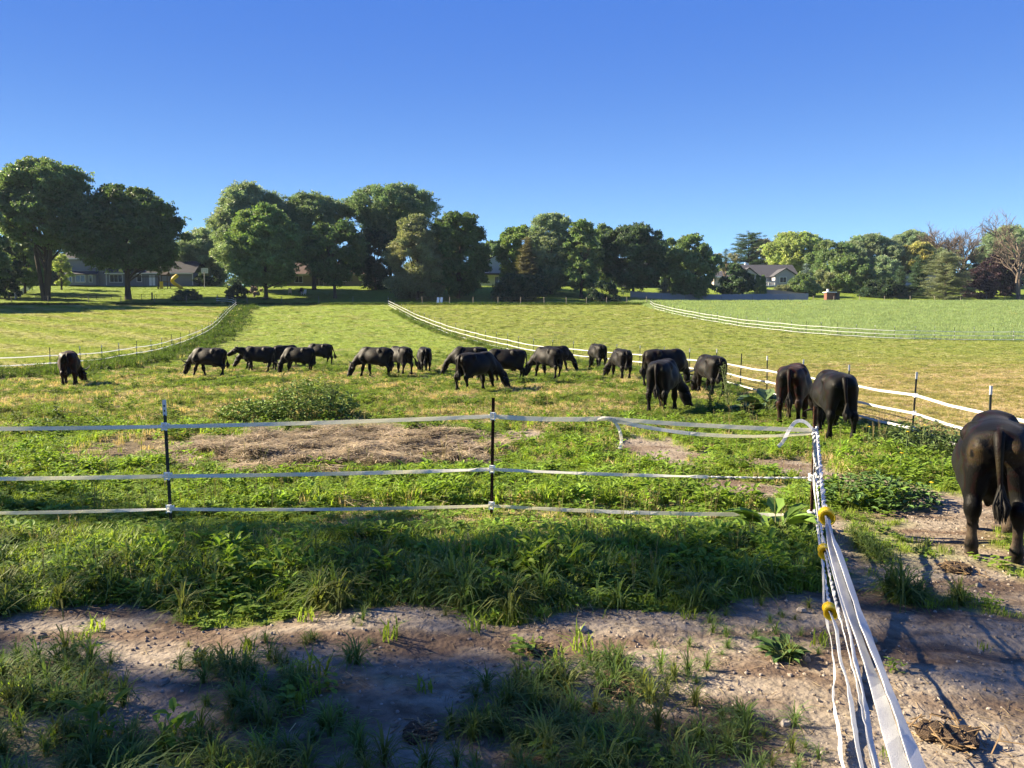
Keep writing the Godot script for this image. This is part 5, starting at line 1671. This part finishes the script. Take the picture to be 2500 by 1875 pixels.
# ---------------------------------------------------------------- yard things
func build_yards() -> void:
	# board fence at right: panels of boards between posts
	var wood := grain(mat(lin(0.4, 0.4, 0.42), 0.9), Vector3(2, 6, 2), 63, 0.6, 1.0)
	var f := thing("board_fence", "weathered grey board fence in the shade in front of the gabled house", "fence")
	var x := 22.9
	var board := Shape.new()
	board.box(Vector3.ZERO, Vector3(0.29, 1.5, 0.03))
	board.tri(Vector3(-0.145, 0.75, 0.0), Vector3(0, 0.82, 0.0), Vector3(0.145, 0.75, 0.0))
	var bm := board.commit()
	rng.seed = 12
	var i := 0
	while x < 58.5:
		var d := lerpf(149.0, 153.0, (x - 22.9) / 35.6)
		var b := part(f, "board", bm, wood)
		b.position = Vector3(x, hill(x, d) + 0.62 + rng.randf_range(-0.03, 0.03), -d)
		if i % 8 == 0: boxed(f, "post", Vector3(x + 0.152, hill(x, d) + 0.7, -d - 0.07), Vector3(0.1, 1.6, 0.1), wood)
		x += 0.304
		i += 1
	# wooden posts and wire along the edge of the fields
	var post_wood := grain(mat(lin(0.34, 0.3, 0.24), 0.9), Vector3(4, 2, 4), 64, 0.6, 1.0)
	var wire := mat(lin(0.2, 0.2, 0.2), 0.6)
	f = thing("wire_fence", "wooden post and wire fence along the shaded upper edge of the fields", "fence")
	var s := Shape.new()
	s.tube([Vector3(0, -0.2, 0), Vector3(0, 1.2, 0)], [0.06, 0.05], 7)
	var pm := s.commit(true)
	var pts := [Vector2(-92, 131), Vector2(-85, 131.3), Vector2(-79.2, 132), Vector2(-72, 131.5), Vector2(-67, 132.5), Vector2(-61.5, 133), Vector2(-56, 133), Vector2(-50.5, 132.5), Vector2(-45.2, 132), Vector2(-39, 131), Vector2(-32.6, 130.6), Vector2(-26.8, 130.2), Vector2(-20.8, 130), Vector2(-15, 129.5), Vector2(-10.3, 127.6), Vector2(-6.4, 127.4), Vector2(-2.3, 127.4), Vector2(1.4, 127.2), Vector2(5.3, 126.8), Vector2(8.9, 126.6), Vector2(12.2, 126.6), Vector2(15.5, 126.6), Vector2(18.8, 126.6), Vector2(22.5, 129), Vector2(27, 140), Vector2(33, 147), Vector2(40, 147.5), Vector2(46, 148), Vector2(53, 148.5), Vector2(58, 149), Vector2(62, 149), Vector2(67, 149), Vector2(72, 149.5), Vector2(77, 149.5), Vector2(82, 150), Vector2(87, 150), Vector2(92, 150), Vector2(95.5, 150), Vector2(98.5, 150), Vector2(100, 150), Vector2(101.5, 150), Vector2(103.5, 150), Vector2(106, 150)]
	var tops := []
	for p in pts:
		var m := part(f, "post", pm, post_wood)
		m.position = Vector3(p.x, hill(p.x, p.y), -p.y)
		m.rotation.z = rng.randf_range(-0.05, 0.05)
		tops.append(m.position)
	for l in [0.45, 0.8, 1.1]:
		var w := Shape.new()
		w.tube(tops.map(func(p): return p + Vector3(0, l, 0.06)), tops.map(func(_p): return 0.003), 3)
		part(f, "wire", w.commit(), wire)
	# low mesh fence on the left lawn
	var dark := mat(lin(0.05, 0.055, 0.05), 0.6)
	f = thing("mesh_fence", "low dark mesh fence crossing the lawn in front of the grey house", "fence")
	var run := []
	for k in 19:
		var p := Vector2(-94 + k * 2.75, 139.5 - 0.06 * k)
		var m := boxed(f, "post", Vector3(0, 0.45, 0), Vector3(0.06, 1.0, 0.06), dark)
		m.position = Vector3(p.x, hill(p.x, p.y), -p.y)
		run.append(m.position)
	for l in [0.1, 0.5, 0.92]:
		var w := Shape.new()
		w.tube(run.map(func(p): return p + Vector3(0, l, 0.03)), run.map(func(_p): return 0.014), 4)
		part(f, "rail", w.commit(), dark)
	f = thing("chain_fence", "pale chain-link fence running up the slope left of the tallest tree", "fence")
	var galv := mat(lin(0.35, 0.36, 0.36), 0.5, 0.5)
	var run2 := []
	for k in 9:
		var p := Vector2(-89.0 - k * 1.25, 138.5 + k * 2.6)
		var m := boxed(f, "post", Vector3(0, 0.6, 0), Vector3(0.07, 1.3, 0.07), galv)
		m.position = Vector3(p.x, hill(p.x, p.y), -p.y)
		run2.append(m.position)
	var mesh := Shape.new()
	for l in 12: mesh.tube(run2.map(func(p): return p + Vector3(0, 0.08 + l * 0.1, 0.0)), run2.map(func(_p): return 0.012), 3)
	for k in 80:
		var t := k / 80.0 * 8.0
		var a: Vector3 = run2[int(t)].lerp(run2[mini(int(t) + 1, 8)], t - int(t))
		mesh.bar(a + Vector3(0, 0.08, 0), a + Vector3(0, 1.2, 0), 0.016, 0.016)
	part(f, "mesh_wire", mesh.commit(), galv)
	# dark corner post
	f = thing("corner_post", "thick dark wooden post standing alone right of the dome-shaped tree's trunk", "post", Vector3(-64.2, hill(-64, 138), -138))
	s = Shape.new()
	s.tube([Vector3(0, -0.2, 0), Vector3(0, 1.35, 0), Vector3(0, 1.38, 0)], [0.14, 0.13, 0.1], 8)
	part(f, "shaft", s.commit(true), dark)
	# swing set with a yellow twisted slide
	var yellow := mat(lin(0.6, 0.4, 0.03), 0.5)
	var timber := mat(lin(0.06, 0.045, 0.035), 0.8)
	var y := hill(-70, 160)
	f = thing("play_set", "swing set with a yellow spiral slide before the grey house", "play set", Vector3(-79.5, y, -160.5))
	boxed(f, "beam", Vector3(3.2, 2.5, 0), Vector3(6.4, 0.16, 0.14), timber)
	for px in [0.0, 6.4]:
		for q in [-0.8, 0.8]:
			var leg := Shape.new()
			leg.bar(Vector3(px, 2.48, 0), Vector3(px, -0.1, q), 0.12, 0.12)
			part(f, "leg", leg.commit(), timber)
	for px in [1.6, 3.4]:
		var sw := Shape.new()
		sw.box(Vector3(px, 0.55, 0), Vector3(0.5, 0.04, 0.2))
		sw.bar(Vector3(px - 0.22, 0.56, 0), Vector3(px - 0.22, 2.45, 0), 0.02, 0.02)
		sw.bar(Vector3(px + 0.22, 0.56, 0), Vector3(px + 0.22, 2.45, 0), 0.02, 0.02)
		part(f, "swing", sw.commit(), timber)
	for px in [6.6, 8.4]:
		for q in [-0.7, 0.7]: boxed(f, "tower_post", Vector3(px, 1.5, q), Vector3(0.12, 3.2, 0.12), timber)
	boxed(f, "platform", Vector3(7.5, 1.5, 0), Vector3(1.9, 0.1, 1.5), timber)
	var rf := Shape.new()
	gable_roof(rf, 6.7, 8.3, -0.7, 0.7, 2.9, 3.5, 0.15)
	part(f, "tower_roof", rf.commit(), timber)
	boxed(f, "yellow_panel", Vector3(7.2, 0.75, 0.78), Vector3(0.7, 1.5, 0.05), yellow)
	var sl := Shape.new()
	var coil := []
	var rad := []
	for k in 18:
		var t := k / 17.0
		var a := 0.6 + t * 5.0
		coil.append(Vector3(10.0 + cos(a) * 0.75 + t * 0.5, 2.75 - 2.6 * t, 0.6 + sin(a) * 0.6))
		rad.append(0.36)
	sl.tube(coil, rad, 10)
	part(f, "spiral_slide", sl.commit(true), yellow)
	# basketball hoop
	var white := mat(lin(0.75, 0.75, 0.75), 0.5)
	f = thing("basketball_hoop", "basketball hoop with a white framed backboard left of the bright linden", "basketball hoop", Vector3(-64.7, hill(-65, 163), -163))
	var pole := Shape.new()
	pole.tube([Vector3(0, -0.1, 0), Vector3(0, 2.9, 0), Vector3(0.15, 3.4, 0.45)], [0.08, 0.07, 0.06], 7)
	part(f, "pole", pole.commit(true), mat(lin(0.3, 0.3, 0.32), 0.5))
	for q in [[0, 3.98, 1.3, 0.09], [0, 3.02, 1.3, 0.09]]: boxed(f, "backboard_frame", Vector3(0.3, q[1], 0.5), Vector3(q[2], q[3], 0.06), white)
	for q in [-0.35, 0.95]: boxed(f, "backboard_frame", Vector3(q, 3.5, 0.5), Vector3(0.09, 1.05, 0.062), white)
	boxed(f, "backboard", Vector3(0.3, 3.5, 0.49), Vector3(1.2, 0.9, 0.02), mat(lin(0.45, 0.5, 0.52), 0.3))
	var sq := Shape.new()
	for q in [[0.3, 3.6, 0.5, 0.05], [0.3, 3.2, 0.5, 0.05], [0.05, 3.4, 0.05, 0.36], [0.55, 3.4, 0.05, 0.36]]: sq.box(Vector3(q[0], q[1], 0.505), Vector3(q[2], q[3], 0.02))
	part(f, "target_square", sq.commit(), white)
	var hoop := []
	for k in 15: hoop.append(Vector3(0.3 + cos(TAU * k / 14) * 0.23, 3.15, 0.78 + sin(TAU * k / 14) * 0.23))
	var hs := Shape.new()
	hs.tube(hoop, hoop.map(func(_p): return 0.015), 5)
	part(f, "rim", hs.commit(true), mat(lin(0.5, 0.1, 0.03), 0.5))
	# lawn chairs
	for q in [[-42.3, 147.5, "beige folding lawn chair, left of the three on the lawn", lin(0.45, 0.36, 0.27), 0.3, false], [-40.6, 148.5, "black lawn chair between the beige and the white ones", lin(0.02, 0.02, 0.022), -0.2, false], [-39.6, 147.0, "white slatted reclined chair at the right of the three on the lawn", lin(0.62, 0.66, 0.75), -0.6, true]]:
		var c := thing("lawn_chair", q[2], "chair", Vector3(q[0], hill(q[0], q[1]), -float(q[1])), q[4], "chairs on the lawn")
		var m := mat(q[3], 0.6)
		if q[5]:
			for k in 6: boxed(c, "slat", Vector3(-0.3 + k * 0.12, 0.78, -0.3 - absf(k - 2.5) * 0.012), Vector3(0.09, 0.8, 0.03), m).rotation.x = -0.12
			for k in 5: boxed(c, "seat_slat", Vector3(0, 0.42 - k * 0.03, 0.32 - k * 0.13), Vector3(0.62, 0.03, 0.1), m)
			for k in [-0.4, 0.4]: boxed(c, "armrest", Vector3(k, 0.62, 0.05), Vector3(0.16, 0.03, 0.75), m)
		else:
			var bk := boxed(c, "backrest", Vector3(0, 0.45, 0), Vector3(0.56, 0.9, 0.04), m)
			bk.position = Vector3(0, 0.42, -0.28)
			bk.rotation.x = -0.25
			boxed(c, "seat", Vector3(0, 0.42, 0.0), Vector3(0.56, 0.05, 0.55), m)
			for k in [-0.3, 0.3]: boxed(c, "armrest", Vector3(k, 0.64, 0.0), Vector3(0.06, 0.03, 0.5), m)
		for k in [Vector2(-0.31, 0.28), Vector2(0.31, 0.28), Vector2(-0.31, -0.26), Vector2(0.31, -0.26)]: boxed(c, "leg", Vector3(k.x, 0.3, k.y), Vector3(0.05, 0.64, 0.05), m)
	# two slanted white boards
	for q in [[-12.45, 129.5, "left one of two slanted white boards at the field edge"], [-11.9, 129.7, "right one of two slanted white boards at the field edge"]]:
		var b := thing("slanted_board", q[2], "board", Vector3(q[0], hill(q[0], q[1]), -float(q[1])), 0.2, "slanted boards")
		var m := boxed(b, "panel", Vector3(0, 0.55, 0), Vector3(0.4, 1.1, 0.05), white)
		m.rotation = Vector3(-0.3, 0, -0.15)
		boxed(b, "brace", Vector3(0, 0.3, -0.3), Vector3(0.3, 0.6, 0.04), timber)
	# pale rocks and brush heap beside the left fence end
	f = thing("stone_heap", "heap of pale pinkish stones behind a dark shrub left of the bright linden", "stones", Vector3(-48.2, hill(-48.2, 143), -143))
	rng.seed = 91
	var stone := grain(mat(lin(0.45, 0.34, 0.28), 0.9), Vector3(3, 3, 3), 66, 0.6, 1.0)
	for k in 15:
		var b := Shape.new()
		b.ball(Vector3.ZERO, Vector3(rng.randf_range(0.25, 0.5), rng.randf_range(0.2, 0.36), rng.randf_range(0.25, 0.5)), 4, 6)
		var m := part(f, "stone", b.commit(), stone)
		var hgt := rng.randf()
		m.position = Vector3(rng.randfn() * 0.55 + 0.8 * (1.0 - hgt), 0.2 + hgt * 1.9, rng.randfn() * 0.3)
		m.rotation = Vector3(rng.randf(), rng.randf(), rng.randf())
	tree("dark_shrub", -50.0, 140.6, 2.9, 0.2, 1.6, "bush", 9, "dark shrub before the pale stone heap left of the bright linden")
	tree("weed_shrub", -57.5, 136.5, 1.9, 0.1, 2.0, "bush", 9, "dark low weed bush by the wire fence right of the dome-shaped tree")

func build_plants() -> void:
	# single plants one can point to in the pasture
	var m := leafy(0.5)
	for p in [
		["dock_plant", 2.75, 7.9, 0.42, 0.34, 34, 0.36, 2.0, Color(0.1, 0.17, 0.03), "broad leaved dock at the foot of the corner post, lit from behind"],
		["plantain_plant", 1.77, 4.9, 0.12, 0.2, 44, 0.13, 2.2, Color(0.06, 0.11, 0.03), "lone dark green plantain rosette on the dirt left of the gate tapes"],
		["burdock_plant", 6.5, 19.6, 0.75, 0.75, 40, 0.5, 1.25, Color(0.08, 0.13, 0.05), "burdock with large round leaves by the long fence"],
		["weed_bush", -4.75, 18.0, 0.95, 1.15, 1700, 0.15, 2.6, Color(0.14, 0.21, 0.045), "big leafy weed bush behind the hay heap"],
		["weed_bush", -6.1, 18.0, 0.5, 0.9, 800, 0.15, 2.2, Color(0.17, 0.25, 0.05), "lower bright weed bush left of the big leafy one behind the hay heap"],
		["weed_bush", 4.5, 9.5, 0.34, 0.75, 700, 0.12, 2.2, Color(0.075, 0.135, 0.036), "round weed clump on the bare path beyond the gate"],
		["weed_bush", 7.2, 13.4, 0.5, 0.9, 700, 0.12, 2.8, Color(0.1, 0.15, 0.045), "clump of weeds with small yellow flowers under the long fence"],
	]:
		rng.seed = hash(p[9])
		var o := thing(p[0], p[9], "plant", Vector3(p[1], gy(p[1], p[2]), -float(p[2])), rng.randf() * 6.0)
		var s := Shape.new()
		var stem := Shape.new()
		var rosette: bool = int(p[5]) < 60
		for i in int(p[5]):
			var a := rng.randf() * TAU
			var t: Color = p[8]
			t = t * rng.randf_range(0.7, 1.3)
			t.a = 1.0
			s.col = t
			var l: float = p[6] * rng.randf_range(0.6, 1.2)
			if rosette:
				var el := rng.randf_range(0.25, 1.15)
				var out := Vector3(cos(a) * cos(el), sin(el), sin(a) * cos(el))
				var from := Vector3(cos(a), 0, sin(a)) * 0.05 * float(p[4])
				var at: Vector3 = from + out * float(p[3]) * rng.randf_range(0.2, 0.6)
				stem.tube([from, at], [0.008, 0.005], 4)
				leaf(s, at, (out + Vector3(cos(a), -0.25, sin(a)) * 0.5).normalized(), Vector3(-cos(a) * 0.4, 1, -sin(a) * 0.4).normalized(), l, l / float(p[7]))
			else:
				var rr := sqrt(rng.randf()) * float(p[4])
				var top: float = p[3] * (1.0 - 0.65 * pow(rr / float(p[4]), 2.0)) * rng.randf_range(0.85, 1.15)
				var at := Vector3(cos(a) * rr, top * rng.randf_range(0.25, 1.0), sin(a) * rr)
				var b := rng.randf() * TAU
				var out := Vector3(cos(b), rng.randf_range(-0.2, 0.8), sin(b)).normalized()
				leaf(s, at, out, Vector3.UP.slide(out).normalized(), l, l / float(p[7]))
				if i % 9 == 0: stem.tube([Vector3(at.x * 0.8, 0, at.z * 0.8), at], [0.008, 0.004], 4)
		part(o, "leaves", s.commit(), m)
		part(o, "stems", stem.commit(true), mat(lin(0.1, 0.13, 0.05), 0.8))
	# tall airy weed stalks in front of the cow by the fence
	for p in [[5.75, 20.3, 1.15, "tall airy weed before the cow with the sunlit flank, with side twigs"], [5.0, 19.3, 0.8, "shorter airy weed beside the muzzle of the pale-horned cow"], [-5.4, 18.2, 1.0, "thin upright weed stalk rising from the weed bush behind the hay heap"], [-4.2, 17.8, 0.95, "second thin weed stalk rising right in the weed bush behind the hay heap"]]:
		rng.seed = hash(p[3])
		var o := thing("tall_weed", p[3], "plant", Vector3(p[0], gy(p[0], p[1]), -float(p[1])))
		var s := Shape.new()
		var lf := Shape.new()
		for k in 5:
			var top := Vector3(rng.randfn() * 0.14, float(p[2]) * rng.randf_range(0.75, 1.1), rng.randfn() * 0.14)
			s.tube([Vector3(rng.randfn() * 0.05, -0.03, rng.randfn() * 0.05), top * 0.5, top], [0.009, 0.007, 0.003], 5)
			for q in 26:
				var t := rng.randf_range(0.25, 1.0)
				var a := rng.randf() * TAU
				var out := Vector3(cos(a), rng.randf_range(0.4, 1.2), sin(a)).normalized()
				lf.col = Color(0.1, 0.14, 0.05) * rng.randf_range(0.7, 1.2)
				lf.col.a = 1.0
				leaf(lf, top * t, out, Vector3.UP.slide(out).normalized(), rng.randf_range(0.06, 0.16), 0.022)
		part(o, "stems", s.commit(true), mat(lin(0.12, 0.15, 0.06), 0.8))
		part(o, "leaves", lf.commit(), m)
	# yellow flowers beyond the gate
	var petal := mat(lin(0.75, 0.5, 0.02), 0.6)
	var stalk := mat(lin(0.1, 0.15, 0.05), 0.8)
	var where := {"first yellow flower above the weeds left of the nearest cow": [6.3, 12.2, 0.5], "yellow flower lower down near the nearest cow's flank": [5.0, 9.1, 0.3], "yellow flower by the long fence post left of the nearest cow": [7.0, 13.0, 0.5], "yellow flower beside the path beyond the gate": [5.6, 11.0, 0.34], "yellow flower in the weeds left of the second fence post from the right": [6.2, 13.3, 0.42]}
	for l in where:
		var q: Array = where[l]
		var o := thing("yellow_flower", l, "flower", Vector3(q[0], gy(q[0], q[1]), -float(q[1])), 0.0, "yellow flowers by the gate path")
		var s := Shape.new()
		s.tube([Vector3(0, 0, 0), Vector3(0.02, q[2], 0)], [0.005, 0.004], 5)
		part(o, "stalk", s.commit(true), stalk)
		var b := Shape.new()
		for k in 12:
			var a := TAU * k / 12
			leaf(b, Vector3(0.02, q[2], 0), Vector3(cos(a), 0.35, sin(a)).normalized(), Vector3.UP, 0.028, 0.014)
		b.ball(Vector3(0.02, float(q[2]) + 0.004, 0), Vector3(0.012, 0.008, 0.012), 4, 8)
		part(o, "petals", b.commit(), petal)
	# dung and torn-up root clods on the dirt
	var dung := grain(mat(lin(0.17, 0.115, 0.075), 0.95), Vector3(9, 9, 9), 71, 0.35, 1.0, 1.5)
	var k := 0
	for p in [[0.66, 4.46, 0.1, "brown clump of torn roots and dung in the middle of the dirt strip"], [2.32, 3.92, 0.12, "largest shredded clump on the dirt right of the gate tapes"], [0.18, 4.95, 0.07, "small straw-coloured clod behind the middle clump"], [-0.47, 3.88, 0.07, "dark clod at the lower edge left of the middle grass tuft"], [4.0, 6.75, 0.11, "shredded clump beside the path at the gate end"]]:
		rng.seed = 300 + k
		k += 1
		var o := thing("dung_clump", p[3], "clod", Vector3(p[0], gy(p[0], p[1]), -float(p[1])), rng.randf() * 6.0)
		var s := Shape.new()
		for q in 9: s.ball(Vector3(rng.randfn() * 0.5, 0.15 + rng.randf() * 0.25, rng.randfn() * 0.4) * float(p[2]), Vector3(rng.randf_range(0.4, 0.7), rng.randf_range(0.25, 0.4), rng.randf_range(0.4, 0.7)) * float(p[2]), 5, 7)
		part(o, "clod", s.commit(), dung)
		var fb := Shape.new()
		for q in 90:
			var t := rng.randf_range(0.5, 1.6)
			fb.col = Color(0.17, 0.115, 0.06) * t
			fb.col.a = 1.0
			var a := rng.randf() * TAU
			var at := Vector3(rng.randfn() * 0.75, rng.randf_range(0.05, 0.65), rng.randfn() * 0.6) * float(p[2])
			var run := Vector3(cos(a), rng.randf_range(-0.5, 0.4), sin(a)) * float(p[2]) * rng.randf_range(0.4, 1.1)
			fb.bar(at, at + run, 0.006, 0.004)
		var fm := mat(Color.WHITE, 0.9)
		fm.vertex_color_use_as_albedo = true
		part(o, "root_fibres", fb.commit(), fm)
	# stones, clods and plant scraps strewn on the bare earth
	rng.seed = 404
	var clod := Shape.new()
	clod.ball(Vector3.ZERO, Vector3(0.5, 0.34, 0.42), 4, 6)
	for i in clod.v.size(): clod.v[i] *= rng.randf_range(0.75, 1.2)
	var scrap := Shape.new()
	scrap.bar(Vector3(-0.5, 0, 0), Vector3(0.5, 0.06, 0.1), 0.05, 0.03)
	var c1 := Crop.new()
	var c2 := Crop.new()
	var tries := 0
	while tries < 38000:
		tries += 1
		var x := rng.randf_range(-7, 7.5)
		var d := 3.2 + pow(rng.randf(), 1.5) * 12.0
		if absf(x) > d * 0.72 + 0.5: continue
		look(x, d)
		if w_bare < 0.55 or w_hay > 0.3: continue
		var big := rng.randf() < 0.015
		var gate := noise_a.get_noise_2d(x * 3.0, d * 5.0)
		if rng.randf() < 0.62:
			if gate < -0.05 and rng.randf() < 0.7: continue
			var sz := rng.randf_range(0.004, 0.017) * (2.6 if big else 1.0)
			c1.where.append(Transform3D(Basis(Vector3.UP, rng.randf() * TAU) * Basis.from_scale(Vector3.ONE * sz * 2.0), Vector3(x, gy(x, d) + sz * 0.2, -d)))
			var t := Color(0.2, 0.155, 0.12).lerp(Color(0.34, 0.3, 0.26), rng.randf()) * rng.randf_range(0.6, 1.1)
			t.a = 1.0
			c1.tint.append(t)
		else:
			if gate > 0.1 and rng.randf() < 0.5: continue
			var sz := rng.randf_range(0.02, 0.1)
			c2.where.append(Transform3D(Basis(Vector3.UP, rng.randf() * TAU) * Basis(Vector3.RIGHT, rng.randf_range(-0.2, 0.2)) * Basis.from_scale(Vector3(sz, 0.05, 0.05)), Vector3(x, gy(x, d) + 0.004, -d)))
			var t := Color(0.12, 0.085, 0.055).lerp(Color(0.4, 0.32, 0.19), pow(rng.randf(), 2.0))
			t.a = 1.0
			c2.tint.append(t)
	var cm := mat(Color.WHITE, 0.95, 0.2)
	cm.vertex_color_use_as_albedo = true
	stuff("stones", "small stones and clods strewn over the bare dirt", "stones", plant_all(c1, clod.commit(), cm))
	stuff("plant_scraps", "scraps of straw and dead stems lying on the bare dirt", "straw", plant_all(c2, scrap.commit(), cm))

# ---------------------------------------------------------------- the scene
func _ready() -> void:
	var cam := Camera3D.new()
	cam.name = "camera"
	cam.fov = 53.05
	cam.near = 0.1
	cam.far = 2000.0
	add_child(cam)
	cam.position = Vector3(0, EYE, 0)
	cam.rotation.x = -atan(137.5 / 1878.0)
	cam.current = true
	var sky_mat := ProceduralSkyMaterial.new()
	sky_mat.sky_top_color = lin(0.066, 0.2, 0.7)
	sky_mat.sky_horizon_color = lin(0.74, 1.36, 1.8)
	sky_mat.sky_curve = 0.08
	sky_mat.ground_bottom_color = lin(0.1, 0.12, 0.06)
	sky_mat.ground_horizon_color = lin(0.2, 0.24, 0.16)
	sky_mat.sky_energy_multiplier = 1.0
	sky_mat.sun_angle_max = 2.0
	var sky := Sky.new()
	sky.sky_material = sky_mat
	var env := Environment.new()
	env.background_mode = Environment.BG_SKY
	env.sky = sky
	env.background_energy_multiplier = 0.236
	env.tonemap_mode = Environment.TONE_MAPPER_LINEAR
	env.tonemap_exposure = 4.6
	env.fog_enabled = true
	env.fog_density = 0.0001
	env.fog_light_color = Color(0.8, 0.88, 1.0)
	env.sdfgi_enabled = true
	env.ssao_enabled = true
	env.ssil_enabled = true
	var we := WorldEnvironment.new()
	we.name = "environment"
	we.environment = env
	add_child(we)
	var sun := DirectionalLight3D.new()
	sun.name = "sun"
	sun.light_color = Color(1.0, 0.93, 0.8)
	sun.light_energy = 1.6
	sun.light_angular_distance = 0.5
	sun.shadow_enabled = true
	add_child(sun)
	var el := deg_to_rad(29.0)
	var az := deg_to_rad(16.0) # from the left, a little from ahead
	sun.look_at_from_position(Vector3.ZERO, Vector3(cos(el) * cos(az), -sin(el), cos(el) * sin(az)))
	noise_a.seed = 4
	noise_a.frequency = 0.3
	noise_a.fractal_octaves = 2
	noise_b.seed = 9
	noise_b.frequency = 0.35
	noise_b.fractal_octaves = 3
	var t0 := Time.get_ticks_msec()
	build_ground()
	print("ground ", Time.get_ticks_msec() - t0)
	build_houses()
	build_trees()
	print("trees ", Time.get_ticks_msec() - t0)
	build_cattle()
	print("cattle ", Time.get_ticks_msec() - t0)
	build_fences()
	build_yards()
	print("yards ", Time.get_ticks_msec() - t0)
	build_growth()
	build_plants()
	print("all ", Time.get_ticks_msec() - t0)
